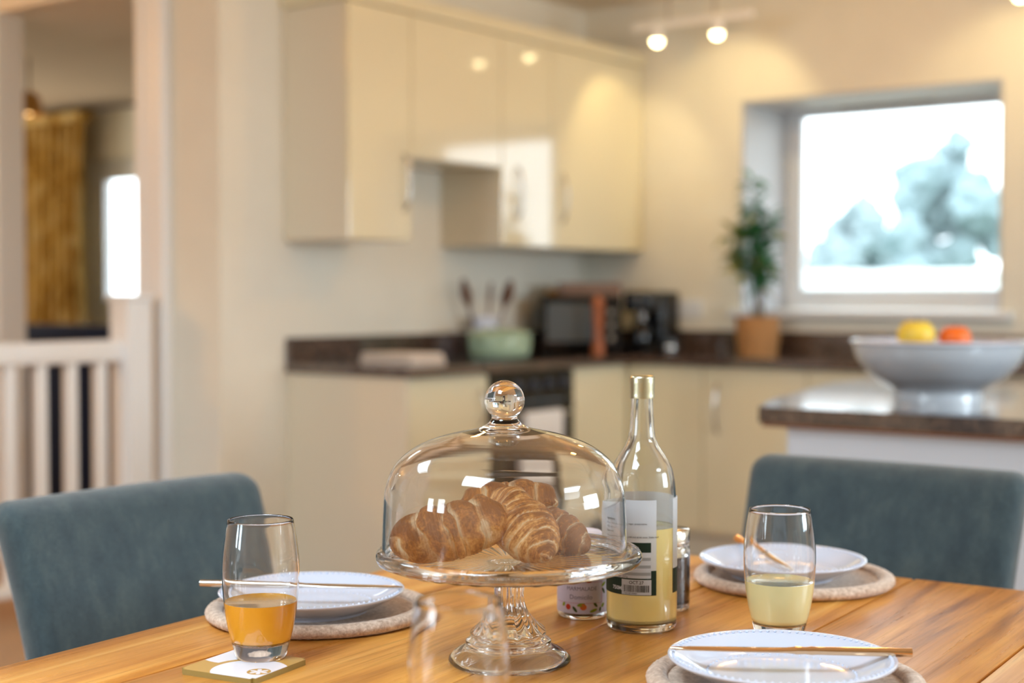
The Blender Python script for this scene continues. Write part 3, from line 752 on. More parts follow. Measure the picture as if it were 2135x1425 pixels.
# tea towel over the oven handle
tw = mk('hanging_tea_towel', box(XF + .03, XF + .038, 4.83, 5.09, .34, .70, .003, 2), plain('white_towel', (226, 224, 222), .95), None, smooth=60)
tag(tw, 'white tea towel hanging from the oven door handle', 'towel')
bm = bmesh.new()
for side, (xo, zlo) in enumerate(((XF + .058, .36), (XF + .030, .50))):
    pass
bpy.data.objects.remove(tw)
bm = bmesh.new(); rows = []
prof = [(XF + .031, .50), (XF + .031, .60), (XF + .033, .685), (XF + .045, .697), (XF + .057, .685), (XF + .058, .60), (XF + .060, .48), (XF + .060, .34)]
for (x, z) in prof:
    rows.append([bm.verts.new((x + .004 * sin(i * 1.3) * (1 if z < .65 else 0), 4.82 + .27 * i / 14, z)) for i in range(15)])
for A, B in zip(rows, rows[1:]):
    for i in range(14): bm.faces.new((A[i], A[i + 1], B[i + 1], B[i]))
tw = mk('hanging_tea_towel', bm, bpy.data.materials['white_towel'], None, smooth=80)
tag(tw, 'white tea towel hanging from the oven door handle', 'towel')
sm = tw.modifiers.new('thick', 'SOLIDIFY'); sm.thickness = .003

# ------------------------------------------------------------------ dining table
TR = R(4.0); TZ = .785
tb = thing('dining_table', 'honey-coloured plank-topped wooden dining table', 'table', (-1.437, 1.914, 0), TR)
edges = [0, .157, .4406, .665, .8915, 1.06]
for i in range(5):
    x0, x1 = edges[i], edges[i + 1]
    bm = box(x0 + (.0 if i == 0 else .0011), x1 - (.0 if i == 4 else .0011), -2.35, 0, TZ - .034, TZ, .0028, 2)
    mk('plank', bm, WOOD, tb, smooth=35)
mk('apron', box(.1, .96, -.12, -.098, TZ - .11, TZ - .034), WOOD, tb); mk('apron', box(.1, .96, -2.24, -2.218, TZ - .11, TZ - .034), WOOD, tb)
mk('apron', box(.1, .122, -2.218, -.12, TZ - .11, TZ - .034), WOOD, tb); mk('apron', box(.938, .96, -2.218, -.12, TZ - .11, TZ - .034), WOOD, tb)
for (x, y) in ((.12, -.14), (.94, -.14), (.12, -2.2), (.94, -2.2)):
    mk('leg', box(x - .04, x + .04, y - .04, y + .04, 0, TZ - .034, .006), WOOD, tb)

# ------------------------------------------------------------------ chairs
def chair(lab, loc, rz, w):
    """local: backrest front faces -y (towards the table), width along x"""
    t = thing('dining_chair', lab, 'chair', loc, rz, 'teal upholstered dining chairs')
    bm = box(-w / 2, w / 2, -.035, .035, .40, .885, .030, 5)
    cut(bm, 2, [.47, .54, .61, .68, .75, .81, .845]); cut(bm, 0, [-w * .3, -w * .15, 0, w * .15, w * .3])
    for v in bm.verts:
        k = (v.co.z - .42) / .46
        v.co.y += .115 * max(k, 0) ** 1.6 - .02
        v.co.y += -.016 * (1 - (2 * v.co.x / w) ** 2) * -1 * k          # gentle hollow
        v.co.x *= (1 + .05 * k * k - .02)
        v.co.y *= 1.0
    mk('backrest', bm, FABRIC, t, smooth=60)
    bm = box(-w / 2 + .01, w / 2 - .01, -.46, .03, .39, .49, .028, 4)
    mk('seat', bm, FABRIC, t, smooth=60)
    for sx in (-1, 1):
        for (y0, y1) in ((-.41, -.42), (-.02, .06)):
            mk('leg', tube([(sx * (w / 2 - .05), y0, .395), (sx * (w / 2 - .045), y1, 0)], [.022, .016], 4), DARKWOOD, t)
    return t
chair('teal upholstered chair at the left side of the table', (-1.735, 1.452, 0), R(90), .472)
chair('teal upholstered chair at the far end of the table by the island', (-.985, 2.265, .012), R(0), .475)

# ------------------------------------------------------------------ placemats and plates
def placemat(lab, x, y, r=.139):
    t = thing('placemat', lab, 'placemat', (x, y, TZ), random.random(), 'round felt placemats')
    def mod(i, rr, z, a): return rr + .0006 * sin(a * 90 + i), z + .0004 * sin(a * 71 + i * 2)
    mk('mat_centre', lathe([(r - .022, 0.0005), (r - .018, .003), (r - .019, .0085), (r - .03, .0095), (.05, .0095), (0, .0095)], 96), FELT, t, smooth=60)
    ring = [(r - .011 + .011 * cos(q), .0085 + .0080 * sin(q)) for q in [2 * pi * k / 14 for k in range(14)]]
    mk('rolled_edge', lathe(ring, 160, mod, closed=True), FELT, t, smooth=80)
def plate(lab, x, y, z, r=.113):
    t = thing('beaded_plate', lab, 'plate', (x, y, z), .1, 'white beaded plates')
    k = r / .113
    prof = [(0, .0035), (.055, .0035), (.066, .0), (.069, .0), (.070, .003), (.085, .009), (.100, .0168), (.1105, .0225), (.1130, .0245), (.1128, .0262), (.1095, .0256), (.098, .0198), (.084, .0120), (.073, .0085), (.060, .0068), (.03, .0060), (0, .0058)]
    prof = [(a * k, b) for a, b in spline(prof, 3)]
    mk('dish', lathe(prof, 96), PORC, t, smooth=60)
    # beads near the rim: one mesh per ring, too small to pick apart
    bm = bmesh.new(); n = 88
    for j in range(n):
        a = 2 * pi * j / n
        g = bmesh.ops.create_icosphere(bm, subdivisions=1, radius=.0019)
        for v in g['verts']: v.co += Vector(((.1075 * k) * cos(a), (.1075 * k) * sin(a), .0254))
    n = 60
    for j in range(n):
        a = 2 * pi * j / n
        g = bmesh.ops.create_icosphere(bm, subdivisions=1, radius=.0014)
        for v in g['verts']: v.co += Vector(((.0735 * k) * cos(a), (.0735 * k) * sin(a), .0088))
    b = mk('beading', bm, PORC, t, smooth=180); b['kind'] = 'stuff'
placemat('round oatmeal felt placemat under the left plate', -1.2707, 1.2913)
placemat('round oatmeal felt placemat under the far right plate', -.8961, 1.8328, .136)
placemat('round oatmeal felt placemat at the bottom right, under the nearest plate', -.6597, 1.331)
plate('white beaded plate behind the orange juice glass', -1.2683, 1.2756, TZ + .0097)
plate('white beaded plate farthest away, behind the lemonade glass', -.9068, 1.8209, TZ + .0097)
plate('white beaded plate nearest the camera, bottom right', -.6585, 1.3215, TZ + .0097)

def knife(lab, p0, p1, mat, blade_mat, hr=.0042, bend=0.0):
    """p0 = blade tip, p1 = end of handle, lies with its blade on edge"""
    p0, p1 = Vector(p0), Vector(p1); L = (p1 - p0).length; d = (p1 - p0).normalized()
    t = thing('table_knife', lab, 'knife', p0, group='slim cutlery on the plates')
    s = d.cross(Vector((0, 0, 1))).normalized(); u = s.cross(d)
    rotm = Matrix((d, s * 1.0, u)).transposed().to_4x4(); t.matrix_world = Matrix.Translation(p0) @ rotm
    h0 = L * .52
    rr = [(.0045, .0042), (.0042, .004), (.0034, .0036), (.004, .0044), (.0036, .004), (.0042, .0042), (.0044, .0044), (.0046, .0046), (.0047, .0047)]
    xs = [h0, h0 + .004, h0 + .010, h0 + .016, h0 + .022, h0 + .035, h0 + .06, L - .004, L]
    mk('handle', tube([(x, 0, 0) for x in xs], [(a * hr / .0042, b * hr / .0042) for a, b in rr], 14), mat, t, smooth=50)
    bl = [(0.0, .0008, .0012), (.006, .0026, .0018), (.02, .0055, .002), (.05, .0072, .0021), (.09, .0075, .0023), (h0 - .01, .006, .0026), (h0 + .002, .004, .004)]
    mk('blade', tube([(x, 0, 0) for x, a, b in bl], [(a, b) for x, a, b in bl], 14), blade_mat, t, smooth=50)
    return t
def at_px(px, z, d):
    p = FW * d + RT * ((px - 1067.5) / FPX * d); return (p.x, p.y, z)
RZ = TZ + .0097 + .0275
knife('rose gold knife across the nearest plate', at_px(1400, RZ + .0032, 1.462), at_px(1907, RZ + .0015, 1.450), GOLD, GOLD)
knife('slim silver knife across the left plate behind the juice glass', at_px(838, RZ + .002, 1.775), at_px(414, RZ + .004, 1.79), STEEL, STEEL, .0040)
knife('sparkling bronze knife slanting into the farthest plate', at_px(1662, TZ + .0235, 1.965), at_px(1538, TZ + .0430, 2.115), GOLD, STEEL, .0042)

# ------------------------------------------------------------------ glass cake stand and dome
SX, SY = -.9487, 1.2534
st = thing('glass_cake_stand', 'clear glass pedestal cake stand with fluted stem', 'cake stand', (SX, SY, TZ))
top = [(0, .1105), (.1255, .1105), (.1275, .112), (.1290, .1165), (.1335, .1215), (.1385, .1225), (.1425, .1195), (.1436, .1140), (.1415, .1095)]
bot = [(.130, .1055), (.115, .1045), (.060, .1020), (.026, .0985), (.0178, .0930), (.0162, .0860), (.0158, .0700), (.0175, .0610), (.0215, .0520), (.0290, .0430), (.0375, .0355), (.0400, .0315), (.0385, .0280), (.0375, .0268),
       (.0445, .0240), (.0460, .0210), (.0450, .0180), (.0470, .0165), (.0575, .0120), (.0650, .0065), (.0672, .0035), (.0662, .0008), (.0640, .0)]
inner = [(.0600, .0), (.0560, .0055), (.0430, .0105), (.0330, .0145), (.0220, .0190), (.0110, .0215), (0, .0220)]
P = [(r, z) for r, z in spline(top, 2)] + spline(bot, 3) + inner
i_top_end = len(spline(top, 2))
def fl(i, r, z, a):
    if i >= i_top_end and r > .02 and z > .098:            # sunburst ribs under the plate
        w = min(1, (r - .02) / .03) * min(1, (.134 - r) / .01 if r < .134 else 0)
        z = z + .0010 * w * cos(40 * a)
    elif i >= i_top_end and .029 < z < .094 and r > .0145:  # flutes of the stem
        w = min(1, (z - .029) / .006, (.094 - z) / .006)
        r = r * (1 + .055 * w * (abs(cos(7 * a)) * 2 - 1.2))
    return r, z
mk('plate_and_pedestal', lathe(P, 384, fl), GLASS, st, smooth=60)
DX, DY = -.9524, 1.2506
dm = thing('glass_cloche', 'clear glass dome with ball knob covering the croissants', 'cloche', (DX, DY, TZ + .1110))
zo = .896  # dome-local z = world - zo
out = [(.1318, .0), (.1330, .002), (.1325, .006), (.1318, .03), (.1312, .05), (.1298, .070), (.1255, .088), (.1170, .1035), (.1030, .1165), (.0850, .1265), (.0620, .1340), (.0440, .1380), (.0300, .1410), (.0215, .1445), (.0160, .1490), (.0140, .1520)]
o2 = spline(out, 4)
inn = [(r - .0028 if z < .09 else r * .985, z - (0.0028 if z > .085 else .0)) for r, z in [(.0440, .1380), (.0620, .1335), (.0850, .1260), (.1030, .1160), (.1170, .1030), (.1255, .088), (.1298, .070), (.1312, .05), (.1318, .03), (.1322, .006), (.1318, .0)]]
inn = spline(inn, 4)
pr_ = [(r, z) for r, z in inn[::-1]]        # bottom -> top inside
loop = [(0, .1352)] + [(r, z) for r, z in inn] + o2 + [(.0138, .1535)]
# solid ball knob on top
R0, ZK = .0216, .1715
ks = math.acos(.0138 / R0)
for k in range(15):
    q = -ks + (pi / 2 + ks) * k / 14
    loop.append((R0 * cos(q) if k < 14 else 0, ZK + R0 * sin(q)))
mk('dome', lathe(loop, 160), GLASS, dm, smooth=60)

# ------------------------------------------------------------------ croissants
def crust():
    m = M('baked_croissant')
    at = m.add('ShaderNodeAttribute', attribute_name='crease')
    uv = m.add('ShaderNodeUVMap'); mp = m.add('ShaderNodeMapping'); mp.inputs['Scale'].default_value = (75, 2.4, 1); m.l.new(uv.outputs[0], mp.inputs['Vector'])
    stri = m.noise(mp.outputs[0], 1.0, 5, .65, .6)
    mp2 = m.add('ShaderNodeMapping'); mp2.inputs['Scale'].default_value = (22, 1.3, 1); m.l.new(uv.outputs[0], mp2.inputs['Vector'])
    band = m.noise(mp2.outputs[0], 1.0, 3, .6, .8)
    mot = m.noise(m.obj(rnd=True), 48, 6, .65)
    fine = m.noise(m.obj(rnd=True), 260, 4, .7)
    bake = m.add('ShaderNodeAttribute', attribute_name='bake'); sk = m.add('ShaderNodeAttribute', attribute_name='stripe')
    bands = m.math('ADD', m.math('MULTIPLY', stri, .6), m.math('MULTIPLY', band, .4))
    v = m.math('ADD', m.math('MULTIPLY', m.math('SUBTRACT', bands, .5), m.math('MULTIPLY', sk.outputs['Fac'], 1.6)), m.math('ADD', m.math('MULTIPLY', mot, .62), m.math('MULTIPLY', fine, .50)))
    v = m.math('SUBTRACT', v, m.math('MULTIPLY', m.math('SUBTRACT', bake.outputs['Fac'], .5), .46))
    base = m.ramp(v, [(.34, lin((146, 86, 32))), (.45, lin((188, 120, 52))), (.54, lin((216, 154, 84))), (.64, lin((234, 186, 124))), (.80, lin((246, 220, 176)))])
    pale = m.mix(m.math('MULTIPLY', at.outputs['Fac'], m.ramp(stri, [(.35, (.2, .2, .2, 1)), (.55, (1, 1, 1, 1))])), base, lin((236, 214, 176)))
    sp = m.ramp(fine, [(.26, (.55, .42, .30, 1)), (.34, (1, 1, 1, 1))])
    mm = m.add('ShaderNodeMix', data_type='RGBA', blend_type='MULTIPLY'); mm.inputs[0].default_value = .7
    m.l.new(pale, mm.inputs[6]); m.l.new(sp, mm.inputs[7]); m.col(mm.outputs[2])
    m.set(Roughness=.42); m.b.inputs['Specular IOR Level'].default_value = .45
    hgt = m.math('ADD', m.math('MULTIPLY', stri, 1.0), m.math('MULTIPLY', fine, .35))
    m.bump(hgt, 1.0, .0022)
    return m.m
CRUST = crust()
def croissant(lab, c, ang, tilt, L, Rr, bow, seed, nw=3.6, roll=0.0, taper=.62, asym=0.0, flat=.80, stripe=.3, dark=0.0):
    """c: world centre; ang: heading of the spine in the ground plane; tilt: rise of the +x end"""
    bm = bmesh.new(); NU, NV = 190, 96; uvl = bm.loops.layers.uv.new('UVMap'); cr = bm.verts.layers.float.new('crease'); bk = bm.verts.layers.float.new('bake'); sk = bm.verts.layers.float.new('stripe')
    rings = []
    for i in range(NU + 1):
        t = -1 + 2 * i / NU; at = abs(t)
        base = Rr * max(0, (1 - at ** 2.3)) ** taper * (1 + asym * t)
        cx = L / 2 * t; cyy = bow * (t * t - .3)
        row = []
        for j in range(NV):
            a = 2 * pi * j / NV
            ph = at * nw + .22 * sin(a * 1 + seed + (0 if t > 0 else 1.5)) +   .26 * noise.noise(Vector((cos(a) * 1.5, sin(a) * 1.5, t * 3 + seed)))
            fr = ph - math.floor(ph)
            bul = .50 * math.sin(pi * fr) ** .6 + .50 * fr ** .7
            if fr > .95: bul *= (1 - fr) / .05
            amp = .21 * (1 - .3 * at)
            r = base * (1 - amp * .8 + amp * bul)
            r *= 1 + .15 * noise.noise(Vector((t * 2.6 + seed * 3.1, cos(a) * .9, sin(a) * .9)))
            r *= 1 + .022 * noise.noise(Vector((t * 16 + seed, cos(a) * 3, sin(a) * 3)))
            r *= 1 + .012 * noise.noise(Vector((t * 70 + seed, cos(a) * 2.2, sin(a) * 2.2)))
            y = r * cos(a); z = r * sin(a) * .95
            zf = -base * flat
            if z < zf: z = zf + (z - zf) * .25
            v = bm.verts.new((cx, cyy + y, z))
            wv = .10 + .10 * noise.noise(Vector((t * 4, a * 1.3, seed)))
            crv = max(0, 1 - fr / (.16 + wv))
            v[cr] = min(1, max(0, crv * (1.1 if noise.noise(Vector((t * 5, a, seed))) > -.2 else .35)))
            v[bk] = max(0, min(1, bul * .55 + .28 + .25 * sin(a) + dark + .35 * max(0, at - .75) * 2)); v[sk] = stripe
            row.append(v)
        rings.append(row)
    for i in range(NU):
        for j in range(NV):
            f = bm.faces.new((rings[i][j], rings[i][(j + 1) % NV], rings[i + 1][(j + 1) % NV], rings[i + 1][j]))
            for lp, (uu, vv) in zip(f.loops, ((i, j), (i, j + 1), (i + 1, j + 1), (i + 1, j))):
                lp[uvl].uv = (uu / NU, vv / NV * 2)
    bmesh.ops.remove_doubles(bm, verts=rings[0] + rings[-1], dist=1e-5)
    bmesh.ops.recalc_face_normals(bm, faces=bm.faces[:])
    o = mk('croissant', bm, CRUST, None, smooth=180)
    o.location = c
    o.rotation_euler = (Matrix.Rotation(ang, 3, 'Z') @ Matrix.Rotation(-tilt, 3, 'Y') @ Matrix.Rotation(roll, 3, 'X')).to_euler()
    tag(o, lab, 'croissant', 'croissants under the glass dome'); return o
def cpos(px, y, d):
    p = FW * d + RT * ((px - 1067.5) / FPX * d); return Vector((p.x, p.y, H - (y - 617) / FPX * d))
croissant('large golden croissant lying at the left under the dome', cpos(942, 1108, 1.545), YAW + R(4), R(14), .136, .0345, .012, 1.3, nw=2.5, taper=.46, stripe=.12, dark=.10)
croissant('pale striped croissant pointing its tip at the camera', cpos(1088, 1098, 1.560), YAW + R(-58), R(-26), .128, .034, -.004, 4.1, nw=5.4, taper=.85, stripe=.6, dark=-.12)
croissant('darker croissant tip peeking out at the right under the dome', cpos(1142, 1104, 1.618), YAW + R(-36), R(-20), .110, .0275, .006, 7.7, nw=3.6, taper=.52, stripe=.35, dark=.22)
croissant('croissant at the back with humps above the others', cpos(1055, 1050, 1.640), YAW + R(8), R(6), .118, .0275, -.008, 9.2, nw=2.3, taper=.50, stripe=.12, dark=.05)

# ------------------------------------------------------------------ tumblers
def tumbler(lab, x, y, z, liquid, lmat, level=.061, lean=0):
    t = thing('glass_tumbler', lab, 'glass', (x, y, z), group='clear barrel-shaped tumblers')
    out = [(0, 0.0012), (.018, .0010), (.0245, .0), (.0265, .0006), (.0285, .006), (.0320, .020), (.0358, .036), (.0392, .058), (.0412, .082), (.0414, .098), (.0402, .115), (.0382, .130), (.0358, .1445), (.0352, .1478), (.0346, .1488), (.0340, .1478)]
    inn = [(.0345, .1440), (.0370, .130), (.0390, .115), (.0402, .098), (.0400, .082), (.0380, .058), (.0345, .036), (.0312, .023), (.0285, .0172), (.02, .0155), (0, .0150)]
    mk('glass_wall', lathe(spline(out, 3) + spline(inn, 3), 96), GLASS, t, smooth=60)
    if liquid:
        ins = [(0, .0152), (.02, .0157), (.0283, .0176)]
        # the cloudy drink reaches the outer face of the wall, as it looks through clear glass
        ip = spline(out, 12)
        def rin(zz):
            for (r0, z0), (r1, z1) in zip(ip, ip[1:]):
                if r0 > .028 and z0 <= zz <= z1 + 1e-9: return r0 + (r1 - r0) * (zz - z0) / max(1e-9, z1 - z0)
            return .040
        zs = [.0195 + (level - .0195) * k / 10 for k in range(11)]
        prof = ins + [(rin(.0185) - .0012, .0182)] + [(rin(zz) + .00008, zz) for zz in zs]
        prof += [(rin(level) - .0012, level + .0002), (rin(level) - .0022, level - .0003), (0, level - .0003)]
        mk(liquid, lathe(prof, 96), lmat, t, smooth=50)
    return t
co_ = thing('drinks_coaster', 'square gold and white patterned coaster under the orange juice', 'coaster', (-1.150, 1.056, TZ), R(9.7))
tumbler('clear tumbler half full of orange juice on the coaster', -1.1577, 1.0872, TZ + .0062, 'orange_juice', ORANGE, .061)
tumbler('clear tumbler half full of pale lemonade at the right', -.7666, 1.5321, TZ, 'lemonade', LEMON, .0655)
tumbler('empty blurred tumbler closest to the camera at the bottom edge', -.7446, .9164, TZ, None, None)
def coaster_mat():
    m = M('retro_printed_coaster'); tc = m.add('ShaderNodeTexCoord'); sp = m.add('ShaderNodeSeparateXYZ'); m.l.new(tc.outputs['Object'], sp.inputs[0])
    X, Y = sp.outputs[0], sp.outputs[1]
    def disc(cx, cy, r):
        dx = m.math('SUBTRACT', X, cx); dy = m.math('SUBTRACT', Y, cy)
        d = m.math('SQRT', m.math('ADD', m.math('MULTIPLY', dx, dx), m.math('MULTIPLY', dy, dy)))
        return m.math('LESS_THAN', d, r)
    def petals(cx, cy, r, n=6):
        dx = m.math('SUBTRACT', X, cx); dy = m.math('SUBTRACT', Y, cy)
        d = m.math('SQRT', m.math('ADD', m.math('MULTIPLY', dx, dx), m.math('MULTIPLY', dy, dy)))
        a = m.math('ARCTAN2', dy, dx); k = m.math('ABSOLUTE', m.math('COSINE', m.math('MULTIPLY', a, n / 2)))
        return m.math('LESS_THAN', d, m.math('MULTIPLY', m.math('POWER', k, .6), r))
    OR = lambda a, b: m.math('MAXIMUM', a, b)
    NOT = lambda a: m.math('SUBTRACT', 1, a)
    AND = lambda a, b: m.math('MULTIPLY', a, b)
    w = AND(disc(.020, -.018, .040), NOT(disc(.034, -.020, .0125)))
    w = OR(w, AND(disc(-.030, .030, .040), NOT(disc(.020, -.018, .047))))
    w = AND(w, NOT(disc(-.004, .052, .0125)))
    w = OR(w, petals(.034, -.020, .0105)); w = OR(w, petals(-.004, .052, .0105))
    m.col(m.mix(w, lin((196, 152, 74)), lin((238, 238, 246)))); m.set(Roughness=.3, Coat_Weight=.3)
    return m.m
bm = box(-.0475, .0475, -.0475, .0475, 0, .0060, 0)
bmesh.ops.bevel(bm, geom=[e for e in bm.edges if abs((e.verts[0].co - e.verts[1].co).z) > .001], offset=.004, segments=4, affect='EDGES')
for f in bm.faces: f.material_index = 0 if f.normal.z > .5 else 1
bm.normal_update()
for f in bm.faces: f.material_index = 0 if f.normal.z > .5 else 1
mk('coaster_board', bm, [coaster_mat(), plain('coaster_edge', (150, 128, 66), .6)], co_)

# ------------------------------------------------------------------ bottle
def paper(name, rgb):
    m = M(name); m.set(Base_Color=lin(rgb), Roughness=.55)
    t = m.add('ShaderNodeBsdfTranslucent'); t.inputs[0].default_value = lin(rgb)
    x = m.add('ShaderNodeMixShader'); x.inputs[0].default_value = .35
    m.l.new(m.b.outputs[0], x.inputs[1]); m.l.new(t.outputs[0], x.inputs[2]); m.l.new(x.outputs[0], m.out.inputs[0]); return m.m
PW, PG, PK, PGR = paper('label_white', (226, 230, 236)), paper('label_green', (22, 54, 38)), paper('ink_black', (24, 24, 26)), paper('label_grey', (176, 180, 182))
bt = thing('lemonade_bottle', 'tall clear screw-cap bottle of cloudy lemonade with a white and green label', 'bottle', (-.9207, 1.4786, TZ), math.atan2(-1.4786, .9207))
bo_ = [(0, .004), (.030, .0022), (.036, .0), (.0395, .0012), (.0415, .006), (.0418, .012), (.0415, .05), (.0412, .10), (.0410, .148), (.0403, .163), (.0385, .178), (.0350, .192), (.0275, .205), (.0205, .2165), (.0160, .228), (.0143, .243), (.0132, .262), (.0125, .280), (.0125, .298), (.0118, .2992)]
bi_ = [(.0098, .298), (.0100, .28), (.0108, .262), (.0118, .243), (.0135, .228), (.0180, .2165), (.0250, .205), (.0325, .192), (.0360, .178), (.0378, .163), (.0386, .148), (.0388, .10), (.0388, .05), (.0385, .014), (.034, .0095), (.015, .013), (0, .0145)]
mk('bottle_glass', lathe(spline(bo_, 4) + spline(bi_, 4), 96), GLASS2, bt, smooth=60)
lv = .122
mk('lemonade', lathe([(0, .0149), (.015, .0134), (.034, .0092), (.0395, .0105), (.0417, .0122), (.04198, .020), (.04185, .05), (.0416, .10), (.0414, lv), (.039, lv - .0006), (0, lv - .0006)], 72), LEMONB, bt, smooth=50)
cap = mk('screw_cap', lathe([(0, .3005), (.0125, .3005), (.0143, .2992), (.0147, .2965), (.0143, .2935), (.0148, .2915), (.0142, .2895), (.0149, .2865), (.0143, .2845), (.0149, .2815), (.0144, .2795), (.0149, .2770), (.0146, .2735), (.0132, .2735)], 72,
     lambda i, r, z, a: (r + (.0002 * cos(36 * a) if z > .293 else 0), z)), plain('gold_cap', (204, 200, 172), .32, metal=1), bt, smooth=70)
RL = .0421
lab_a0, lab_a1 = R(60), R(360 + 24)
lb = mk('label', patch(bmesh.new(), RL, lab_a0, lab_a1, .0455, .157), PW, bt, smooth=180)
# local angle 0 faces the camera and grows to the picture's right
d = .00012
mk('green_band', patch(bmesh.new(), RL + d, lab_a0, lab_a1, .0455, .0745), PG, lb, smooth=180)
mk('green_header', patch(bmesh.new(), RL + d, R(-40), R(15), .0960, .1075), PG, lb, smooth=180)
mk('table_panel', patch(bmesh.new(), RL + 2 * d, R(-62), R(15), .0655, .0958), PW, lb, smooth=180)
bm = bmesh.new()
for z in (.0865, .0775, .0690): patch(bm, RL + 3 * d, R(-60), R(14.5), z, z + .0036)
mk('table_rows', bm, PGR, lb, smooth=180)
mk('barcode_sticker', patch(bmesh.new(), RL + 3 * d, R(-33), R(15.5), .0462, .0640), PW, lb, smooth=180)
bm = bmesh.new(); rn = random.Random(3); x = -.0225
while x < .0085:
    w = rn.choice((.0003, .0003, .0006, .0009)); patch(bm, RL + 4 * d, x / RL, (x + w) / RL, .0495, .0575, 1); x += w + rn.choice((.0003, .0005, .0008))
mk('barcode', bm, PK, lb)
def ctext(s, size, x0, z0, mat, name='lettering', r=RL + 5 * d, bold=0, par=None):
    vs, fs = text_verts(s, size, bold); bm = bmesh.new(); curved(bm, vs, fs, r, x0 / r, z0); return mk(name, bm, mat, par or lb)
ctext('OCT.27', .0052, -.0150, .0590, PK, bold=.00008)
ctext('7 610 087 098880', .0022, -.0215, .0471, PK)
ctext('750ML', .0062, -.0385, .0510, PW, bold=.00015)
ctext('Ingredients:', .0036, -.0400, .1335, PK, bold=.00008)
ctext('Water, lemon juice, sugar, preservative', .0029, -.0400, .1285, PK)
ctext('E224, citric acid.', .0029, -.0400, .1240, PK)
ctext('Store cool', .0032, -.0400, .1190, PK, bold=.00006)
ctext('Once opened keep cold and drink soon. Shake well', .0029, -.0400, .1130, PK)
ctext('Per 100ml', .0040, -.020, .1002, PW)
ctext('Energy  200kJ', .0030, -.0300, .0832, PK)
ctext('Sugars   11g', .0030, -.0300, .0737, PK)
ctext('Salt   0.01g', .0030, -.0300, .0663, PK)
# text on the front face of another label seen at the right edge stays plain green

# ------------------------------------------------------------------ jars
def jar_common(t, r, h, fill, fmat, gm):
    mk('jar_glass', lathe(spline([(0, .003), (r * .7, .002), (r * .88, 0), (r * .97, .003), (r, .010), (r, h - .024), (r * .93, h - .016), (r * .86, h - .012), (r * .86, h - .002), (r * .80, h - .002), (r * .80, h - .014), (r * .93, h - .026), (r * .94, .010), (r * .8, .006), (0, .007)], 3), 64), gm, t, smooth=60)
    mk(fill, lathe([(0, .0075), (r * .8, .0068), (r * .97, .0085), (r * 1.0035, .0125), (r * 1.0035, h - .03), (0, h - .03)], 48), fmat, t, smooth=50)
MARM = M('marmalade'); MARM.set(Base_Color=lin((236, 150, 20)), Roughness=.25, Coat_Weight=1.0)
jr = thing('marmalade_jar', 'glass jar of orange marmalade with a fruit-patterned handwritten label', 'jar', (-1.0132, 1.4903, TZ), math.atan2(-1.4903, 1.0132))
jar_common(jr, .0315, .100, 'marmalade', MARM.m, GLASS)
mk('jar_lid', lathe([(.0285, .0880), (.0290, .0870), (.0310, .0875), (.0312, .1020), (.0300, .1035), (0, .1035)], 64), plain('lilac_white_lid', (212, 206, 222), .35), jr, smooth=50)
RJ = .0319
FL = paper('jar_label_white', (226, 224, 244))
jl = mk('jar_label', patch(bmesh.new(), RJ, R(-100), R(100), .0075, .0680), FL, jr, smooth=180)
mk('label_border', patch(bmesh.new(), RJ + .0001, R(-72), R(47), .0203, .0465), paper('pink_border', (206, 160, 186)), jl, smooth=180)
mk('name_panel', patch(bmesh.new(), RJ + .0002, R(-70), R(45), .0209, .0459), FL, jl, smooth=180)
INK = paper('blue_ink', (104, 104, 140))
ctext('MARMALADE', .0066, -.0210, .0362, INK, r=RJ + .0003, par=jl)
ctext('Domicilo', .0078, -.0170, .0255, INK, r=RJ + .0003, par=jl)
CO = [paper('print_red', (206, 60, 20)), paper('print_green', (150, 170, 40)), paper('print_dark_green', (70, 90, 50)), paper('print_orange', (226, 120, 50))]
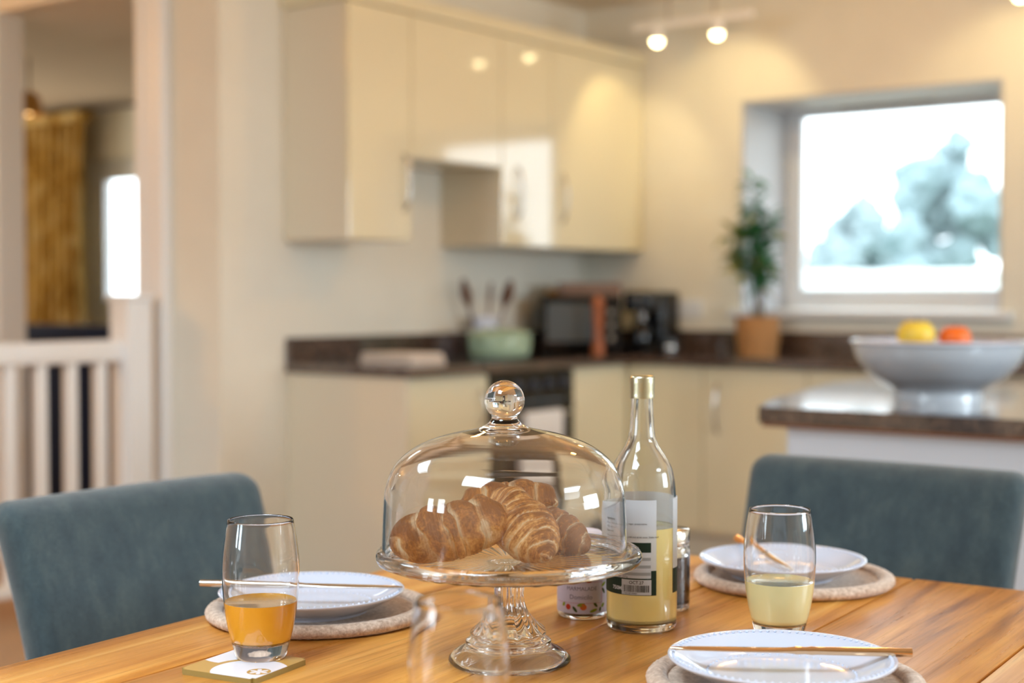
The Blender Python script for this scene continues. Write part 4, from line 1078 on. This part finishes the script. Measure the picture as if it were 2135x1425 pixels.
def blob(mat, x, z, a, b, rot, nm):
    n = 14; vs = [(0, 0)] + [(a * cos(2 * pi * k / n) * cos(rot) - b * sin(2 * pi * k / n) * sin(rot), a * cos(2 * pi * k / n) * sin(rot) + b * sin(2 * pi * k / n) * cos(rot)) for k in range(n)]
    vs = [(x + p, z + q) for p, q in vs]; fs = [(0, 1 + k, 1 + (k + 1) % n) for k in range(n)]
    bm = bmesh.new(); curved(bm, vs, fs, RJ + .00015, 0, -.0075); return mk(nm, bm, mat, jl)
for mi, x, z, a, b, ro, nm in ((0, -.0105, .0566, .0040, .0036, 0, 'printed_orange'), (0, .0075, .0575, .0044, .0042, 0, 'printed_orange'), (3, .0005, .0235, .0042, .0040, 0, 'printed_orange'), (0, -.0190, .0230, .0034, .0036, 0, 'printed_orange'), (1, -.0022, .0262, .0050, .0022, .2, 'printed_leaf'),
                           (1, .0165, .0590, .0034, .0014, 1.0, 'printed_leaf'), (1, .0250, .0615, .0030, .0016, .3, 'printed_leaf'), (1, .0290, .0500, .0048, .0018, .5, 'printed_leaf'), (2, .0290, .0420, .0044, .0018, -1.0, 'printed_leaf'), (2, .0160, .0262, .0040, .0017, -.9, 'printed_leaf'),
                           (1, .0135, .0190, .0052, .0018, .3, 'printed_leaf'), (2, -.0100, .0205, .0044, .0018, -.9, 'printed_leaf'), (1, .0275, .0245, .0032, .0020, .8, 'printed_leaf'), (2, .0230, .0200, .0030, .0014, 1.3, 'printed_leaf'), (1, -.0260, .0255, .0030, .0020, .9, 'printed_leaf'), (0, -.0260, .0600, .0036, .0034, 0, 'printed_orange')):
    blob(CO[mi], x, z, a, b, ro, nm)
dj = thing('dark_jam_jar', 'dark jam jar with a silver lid half hidden behind the bottle', 'jar', (-.9519, 1.5866, TZ))
JAM = M('dark_jam'); JAM.set(Base_Color=lin((12, 5, 7)), Roughness=.15, Coat_Weight=1.0)
jar_common(dj, .0300, .098, 'dark_jam', JAM.m, GLASS)
mk('jar_lid', lathe([(.0270, .0860), (.0275, .0850), (.0296, .0855), (.0298, .1000), (.0286, .1012), (0, .1012)], 64), STEEL, dj, smooth=50)
